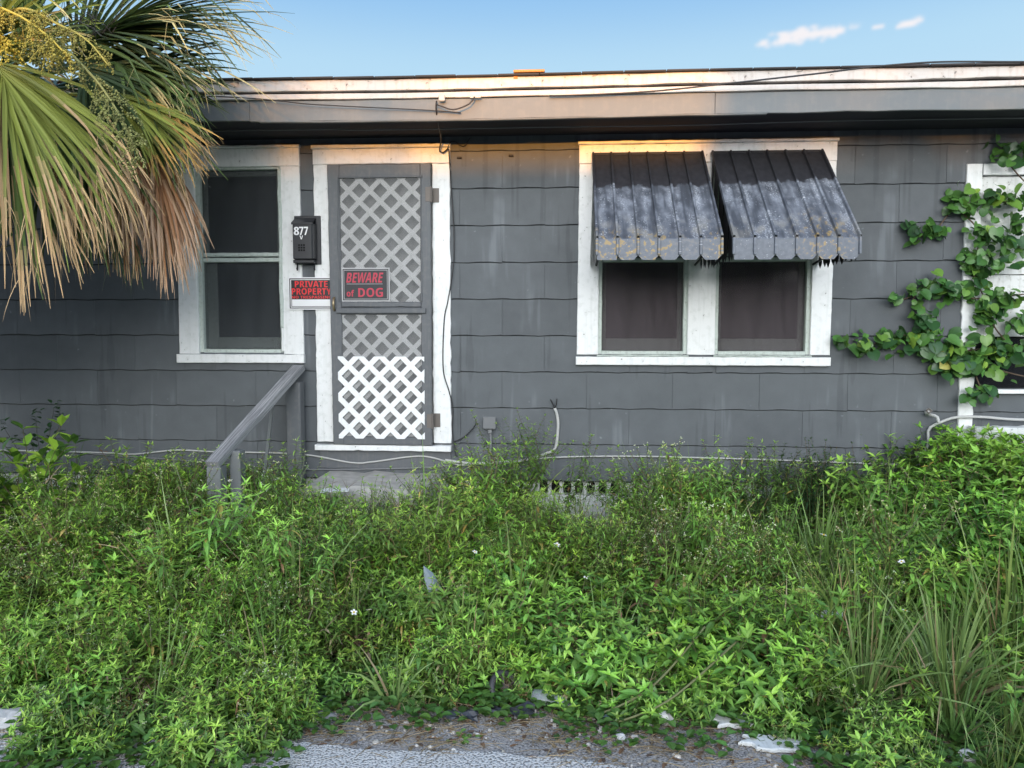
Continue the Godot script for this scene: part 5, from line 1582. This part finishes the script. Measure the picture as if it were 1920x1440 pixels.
# ------------------------------------------------------------------ ground and road
func sheet(pts: Array, y: float) -> ArrayMesh:
	var poly := PackedVector2Array(pts)
	var m := MB.new()
	var ids := Geometry2D.triangulate_polygon(poly)
	for k in range(0, ids.size(), 3):
		var t := [poly[ids[k]], poly[ids[k + 1]], poly[ids[k + 2]]]
		if (t[1] - t[0]).cross(t[2] - t[0]) < 0: t.reverse()
		for p in t: m.v(Vector3(p.x, y, p.y))
	return m.done()

func stone(seed_: int, size: Vector3) -> ArrayMesh:
	var r := RandomNumberGenerator.new()
	r.seed = seed_
	var m := MB.new()
	var rings := []
	for j in 5:
		var v := PI * j / 4.0
		var ring := []
		for i in 7:
			var k := r.randf_range(0.78, 1.15)
			ring.append(Vector3(sin(v) * cos(TAU * i / 7.0) * k, cos(v) * (k if j in [1, 2, 3] else 0.9), sin(v) * sin(TAU * i / 7.0) * k) * size)
		rings.append(ring)
	for j in 4:
		for i in 7:
			var l := (i + 1) % 7
			m.quad(rings[j][i], rings[j][l], rings[j + 1][l], rings[j + 1][i])
	return m.done()

func make_ground() -> void:
	tag(add(self, "ground", sheet([Vector2(-250, -250), Vector2(250, -250), Vector2(250, 250), Vector2(-250, 250)], 0.0), M.soil), "dark bare soil under the weeds", "", "", "structure")
	var e := []
	for i in 121:
		var x := -9.0 + i * 0.15
		e.append(Vector2(x, 2.56 + 0.05 * sin(x * 3.1) + 0.03 * sin(x * 11.0) + rng.randfn(0, 0.012)))
	var pts := e.duplicate()
	pts.append_array([Vector2(9.0, 9.0), Vector2(-9.0, 9.0)])
	tag(add(self, "road", sheet(pts, 0.008), M.asphalt), "worn grey asphalt road edge with pale gravel", "", "", "structure")
	# ragged painted line
	var up := []
	var lo := []
	for i in 220:
		var x := -3.2 + i * 0.022
		var y := 2.872 + 0.055 * (x + 0.5) * 0.6 + 0.012 * sin(x * 7.0)
		var thin := smoothstep(0.1, 0.5, x)
		up.append(Vector2(x, y + rng.randfn(0, 0.006) + 0.10 * thin))
		lo.append(Vector2(x, y + 0.24 + rng.randfn(0, 0.005)))
	lo.reverse()
	tag(add(self, "road_marking", sheet(up + lo, 0.013), M.roadpaint), "rough worn white painted line along the road edge", "", "", "structure")

func make_litter() -> void:
	# flaked white concrete
	var flat := func(cx: float, cz: float, rx: float, rz: float, sd: int):
		var r := RandomNumberGenerator.new()
		r.seed = sd
		var p := PackedVector2Array()
		for i in 26:
			var k := r.randf_range(0.62, 1.1)
			p.append(Vector2(cos(TAU * i / 26.0) * rx * k, sin(TAU * i / 26.0) * rz * k))
		var m := MB.new()
		m.prism(p, 0.0, 0.014, 0.004)
		return [m.done(), Vector3(cx, 0.004, cz)]
	var put := func(called: String, label: String, category: String, mesh: Mesh, at: Vector3, mt: Material, rot := Vector3.ZERO, group := ""):
		var o := add(self, called, mesh, mt)
		o.position = at
		o.rotation = rot
		tag(o, label, category, group)
	var a = flat.call(0.68, 2.58, 0.13, 0.075, 3)
	put.call("concrete_slab", "white-painted concrete slab edge showing under the weeds at the road", "concrete slab", a[0], a[1] + Vector3(0, 0.012, 0), M.paintedblock, Vector3(-PI / 2, 0, 0))
	a = flat.call(0.78, 2.74, 0.12, 0.06, 5)
	put.call("concrete_slab", "flaking white concrete patch on the road, in front of the slab edge", "concrete slab", a[0], a[1] + Vector3(0, 0.008, 0), M.paintedblock, Vector3(-PI / 2, 0, 0))
	put.call("rubble_lump", "pale rubble lump at the road edge in the lower left corner", "stone", stone(1, Vector3(0.10, 0.045, 0.07)), Vector3(-2.16, 0.03, 2.80), M.stone)
	put.call("rubble_lump", "second pale rubble lump at lower left, nearer the weeds", "stone", stone(2, Vector3(0.07, 0.04, 0.05)), Vector3(-2.02, 0.025, 2.72), M.stone, Vector3(0, 0.6, 0))
	put.call("rubble_lump", "grey concrete lump on the road line, left of the bare asphalt", "stone", stone(3, Vector3(0.055, 0.03, 0.04)), Vector3(-1.23, 0.02, 2.93), M.stone, Vector3(0, 1.2, 0))
	put.call("rubble_lump", "flat grey stone between the weeds and the road line at the left", "stone", stone(4, Vector3(0.09, 0.02, 0.05)), Vector3(-0.98, 0.015, 2.68), M.concrete, Vector3(0, 0.3, 0))
	put.call("white_stone", "white stone under the weed stems left of the concrete slab", "stone", stone(5, Vector3(0.035, 0.032, 0.03)), Vector3(0.40, 0.025, 2.60), M.stone)
	put.call("white_stone", "small white stone on the gravel nearest the road line, centre right", "stone", stone(6, Vector3(0.022, 0.016, 0.02)), Vector3(0.22, 0.018, 2.74), M.stone)
	put.call("white_stone", "rounded white stone at the foot of the far right grass", "stone", stone(7, Vector3(0.04, 0.03, 0.03)), Vector3(1.45, 0.025, 2.80), M.stone)
	put.call("white_stone", "paired white pebble beside the grass clump at lower right", "stone", stone(8, Vector3(0.022, 0.018, 0.02)), Vector3(1.02, 0.018, 2.80), M.stone)
	var list := []
	for i in 900:
		var x := rng.randf_range(-2.6, 2.2)
		var z := edge_z(x) + rng.randfn(0.12, 0.14)
		list.append([Transform3D(Basis.from_euler(Vector3(rng.randf() * 3.0, rng.randf() * 3.0, 0)).scaled_local(Vector3.ONE * pow(rng.randf(), 3.0) * 0.011 + Vector3.ONE * 0.003), Vector3(x, 0.011, z)), Color(1, 0.97, 0.93) * rng.randf_range(0.35, 1.3)])
	var gv := empty(self, "gravel")
	tag(gv, "loose pebbles and crumbs strewn along the road edge", "gravel", "", "stuff")
	scatter(gv, stone(30, Vector3(1, 0.7, 0.9)), list, M.stone, "pebbles")
	# black ring: a small discarded wheel
	var w := empty(self, "discarded_wheel", Vector3(-0.24, 0.04, 2.42))
	tag(w, "small black plastic wheel half buried in weeds at the road edge", "wheel")
	var m := MB.new(true)
	var ring := []
	for i in 25: ring.append(Vector3(cos(TAU * i / 24.0), sin(TAU * i / 24.0), 0) * 0.062)
	m.tube(ring, 0.014, 8)
	add(w, "tyre", m.done(), M.rubber)
	m = MB.new()
	for i in 5:
		var an := TAU * i / 5.0
		m.tube([Vector3.ZERO, Vector3(cos(an), sin(an), 0) * 0.055], 0.006, 4)
	m.tube([Vector3(0, 0, -0.015), Vector3(0, 0, 0.015)], 0.014, 8)
	add(w, "rim", m.done(), M.rusty)
	w.rotation = Vector3(-0.55, 0.7, 0.2)
	# crushed clear bottle
	var b := empty(self, "plastic_bottle", Vector3(-0.045, 0.035, 2.50))
	tag(b, "crushed clear plastic bottle lying at the road edge", "bottle")
	m = MB.new(true)
	var prof := [[0.0, 0.012], [0.004, 0.03], [0.05, 0.033], [0.075, 0.026], [0.10, 0.033], [0.13, 0.030], [0.155, 0.014], [0.175, 0.012]]
	for i in prof.size() - 1:
		for k in 10:
			var p := []
			for q in [[i, k], [i + 1, k], [i + 1, k + 1], [i, k + 1]]:
				var an: float = TAU * (q[1] % 10) / 10.0
				var rr: float = prof[q[0]][1] * (1.0 + 0.15 * sin(q[0] * 3.1 + (q[1] % 10) * 2.0))
				p.append(Vector3(prof[q[0]][0] - 0.08, sin(an) * rr * 0.75, cos(an) * rr))
			m.quad(p[0], p[1], p[2], p[3])
	add(b, "body", m.done(), M.plastic)
	m = MB.new()
	m.tube([Vector3(0.09, 0, 0), Vector3(0.108, 0, 0)], 0.014, 10)
	add(b, "cap", m.done(), M.paper)
	b.rotation = Vector3(0.3, -0.35, -0.08)
	# crumpled sheets
	var crumple := func(lx: float, lz: float, hgt: float, sd: int):
		var r := RandomNumberGenerator.new()
		r.seed = sd
		var mm := MB.new()
		var g := []
		for j in 6:
			var row := []
			for i in 8:
				row.append(Vector3((i / 7.0 - 0.5) * lx + r.randfn(0, lx * 0.02), r.randf() * hgt + 0.002, (j / 5.0 - 0.5) * lz * (0.75 + 0.25 * sin(i * 1.3)) + r.randfn(0, lz * 0.03)))
			g.append(row)
		for j in 5:
			for i in 7: mm.quad(g[j][i], g[j][i + 1], g[j + 1][i + 1], g[j + 1][i])
		return mm.done()
	put.call("plastic_sheet", "torn black plastic sheet on the asphalt below the wheel, pale fold along it", "plastic sheet", crumple.call(0.20, 0.09, 0.03, 1), Vector3(-0.21, 0.012, 2.58), M.blacksheet)
	put.call("plastic_sheet", "flattened dark plastic scrap on the asphalt, left of the torn sheet", "plastic sheet", crumple.call(0.14, 0.08, 0.02, 2), Vector3(-0.40, 0.012, 2.63), M.blacksheet)
	put.call("plastic_bag", "dark plastic film caught under the weeds, left of the bare asphalt", "plastic sheet", crumple.call(0.16, 0.07, 0.03, 3), Vector3(-1.02, 0.012, 2.55), M.blacksheet)
	put.call("wrapper", "pale blue wrapper scrap under the weeds in front of the concrete slab", "wrapper", crumple.call(0.08, 0.04, 0.02, 4), Vector3(0.16, 0.012, 2.60), M.blueplastic)
	put.call("wrapper", "small blue and white wrapper in the creepers at lower left", "wrapper", crumple.call(0.07, 0.05, 0.02, 5), Vector3(-1.23, 0.04, 2.76), M.blueplastic)
	put.call("torn_wrapper", "torn white wrapper caught in the grass at the right", "wrapper", crumple.call(0.13, 0.06, 0.03, 6), Vector3(1.23, 0.22, 1.98), M.paper, Vector3(0.35, 0.2, 0))
	# clear plastic shard standing in the weeds
	m = MB.new()
	for q in [[Vector3(-0.045, -0.03, 0.01), Vector3(-0.032, 0.07, 0.0), Vector3(0.005, 0.02, 0.02)], [Vector3(-0.032, 0.07, 0.0), Vector3(-0.004, 0.14, -0.005), Vector3(0.005, 0.02, 0.02)], [Vector3(-0.004, 0.14, -0.005), Vector3(0.03, 0.075, 0.004), Vector3(0.005, 0.02, 0.02)], [Vector3(0.03, 0.075, 0.004), Vector3(0.045, -0.03, 0.0), Vector3(0.005, 0.02, 0.02)], [Vector3(0.005, 0.02, 0.02), Vector3(0.045, -0.03, 0.0), Vector3(-0.045, -0.03, 0.01)]]:
		m.tri(q[0], q[1], q[2])
		m.tri(q[0] - Vector3(0, 0, 0.004), q[2] - Vector3(0, 0, 0.004), q[1] - Vector3(0, 0, 0.004))
	put.call("plastic_shard", "pointed pale translucent plastic shard standing up in the weeds", "plastic shard", m.done(), Vector3(-0.62, 0.31, 1.96), mat(lin(0.20, 0.24, 0.25), 0.2), Vector3(-0.5, 0.5, 0.25))
	get_node("plastic_shard").scale = Vector3.ONE * 0.8
	# arching bare stems at the front
	for s in [[Vector3(0.10, 0.02, 2.62), Vector3(0.35, 0.12, 2.55), Vector3(0.60, 0.30, 2.35), "bare green weed stem slanting to the road, the upper of two"], [Vector3(0.18, 0.02, 2.66), Vector3(0.42, 0.10, 2.6), Vector3(0.72, 0.26, 2.4), "bare green weed stem slanting to the road, the lower of two"]]:
		tag(add(self, "bare_stem", wire(s.slice(0, 3), 0.005, 5), mat(lin(0.16, 0.17, 0.07), 0.7)), s[3], "stem", "bare stems by the road")

# ------------------------------------------------------------------ across the street, behind the viewer: what shades the low sun
func make_far_side() -> void:
	var h := empty(self, "house_across_the_street", Vector3(0, 0, 22))
	tag(h, "low long house on the far side of the road", "house")
	add(h, "wall", bx(Vector3(-16, 0, -3.5), Vector3(16, 2.5, 3.5)), M.farwall)
	var m := MB.new()
	var ridge := 2.70 + 22.0 * tan(deg_to_rad(SUN_UP))
	m.quad(Vector3(-16.4, 2.45, -3.9), Vector3(-16.4, ridge, 0), Vector3(16.4, ridge, 0), Vector3(16.4, 2.45, -3.9))
	m.quad(Vector3(-16.4, ridge, 0), Vector3(-16.4, 2.45, 3.9), Vector3(16.4, 2.45, 3.9), Vector3(16.4, ridge, 0))
	m.quad(Vector3(-16.4, 2.44, -3.9), Vector3(16.4, 2.44, -3.9), Vector3(16.4, 2.44, 3.9), Vector3(-16.4, 2.44, 3.9))
	add(h, "roof", m.done(), M.roof)
	var lf := MB.new()
	leaf(lf, Vector3.ZERO, Vector3(0, 0, 1), Vector3.UP, 0.16, 0.09, 0.2, Color.WHITE, Color.WHITE, 0.5)
	var mesh := lf.done()
	for t in [[-9.5, -0.85, 4400, "wide leafy tree beyond the house across the road, at its left"], [0.95, 9.0, 10000, "wide leafy tree beyond the house across the road, at its right"]]:
		var o := empty(self, "street_tree", Vector3((t[0] + t[1]) / 2.0, 0, 29))
		tag(o, t[3], "tree")
		m = MB.new(true)
		m.tube([Vector3(0, 0, 0), Vector3(0.1, 1.5, 0), Vector3(0, 3.4, 0.1)], 0.22, 8, 0.12)
		for k in 6: m.tube([Vector3(0, 2.6, 0), Vector3((k - 2.5) * 0.8, 3.4, 0.3 * sin(k)), Vector3((k - 2.5) * 1.5, 4.2, 0.6 * sin(k * 2.0))], 0.07, 5, 0.02)
		add(o, "trunk", m.done(), M.bark)
		var list := []
		var half: float = (t[1] - t[0]) / 2.0
		for i in t[2]:
			var x := rng.randf_range(-half, half)
			var top := 4.9 + 0.5 * sin(x * 1.7)
			list.append([Transform3D(Basis.from_euler(Vector3(rng.randf() * TAU, rng.randf() * TAU, 0)), Vector3(x, rng.randf_range(3.0, top), rng.randf_range(-1.3, 1.3))), Color(1, 1, 1) * rng.randf_range(0.7, 1.2)])
		scatter(o, mesh, list, M.farleaf, "crown")

func _ready() -> void:
	rng.seed = 20240611
	make_light()
	make_materials()
	make_ground()
	make_far_side()
	make_house()
	make_wall_things()
	make_palm()
	make_vine()
	make_weeds()
	make_shade_tree()
	make_single_plants()
	make_flowers()
	make_litter()
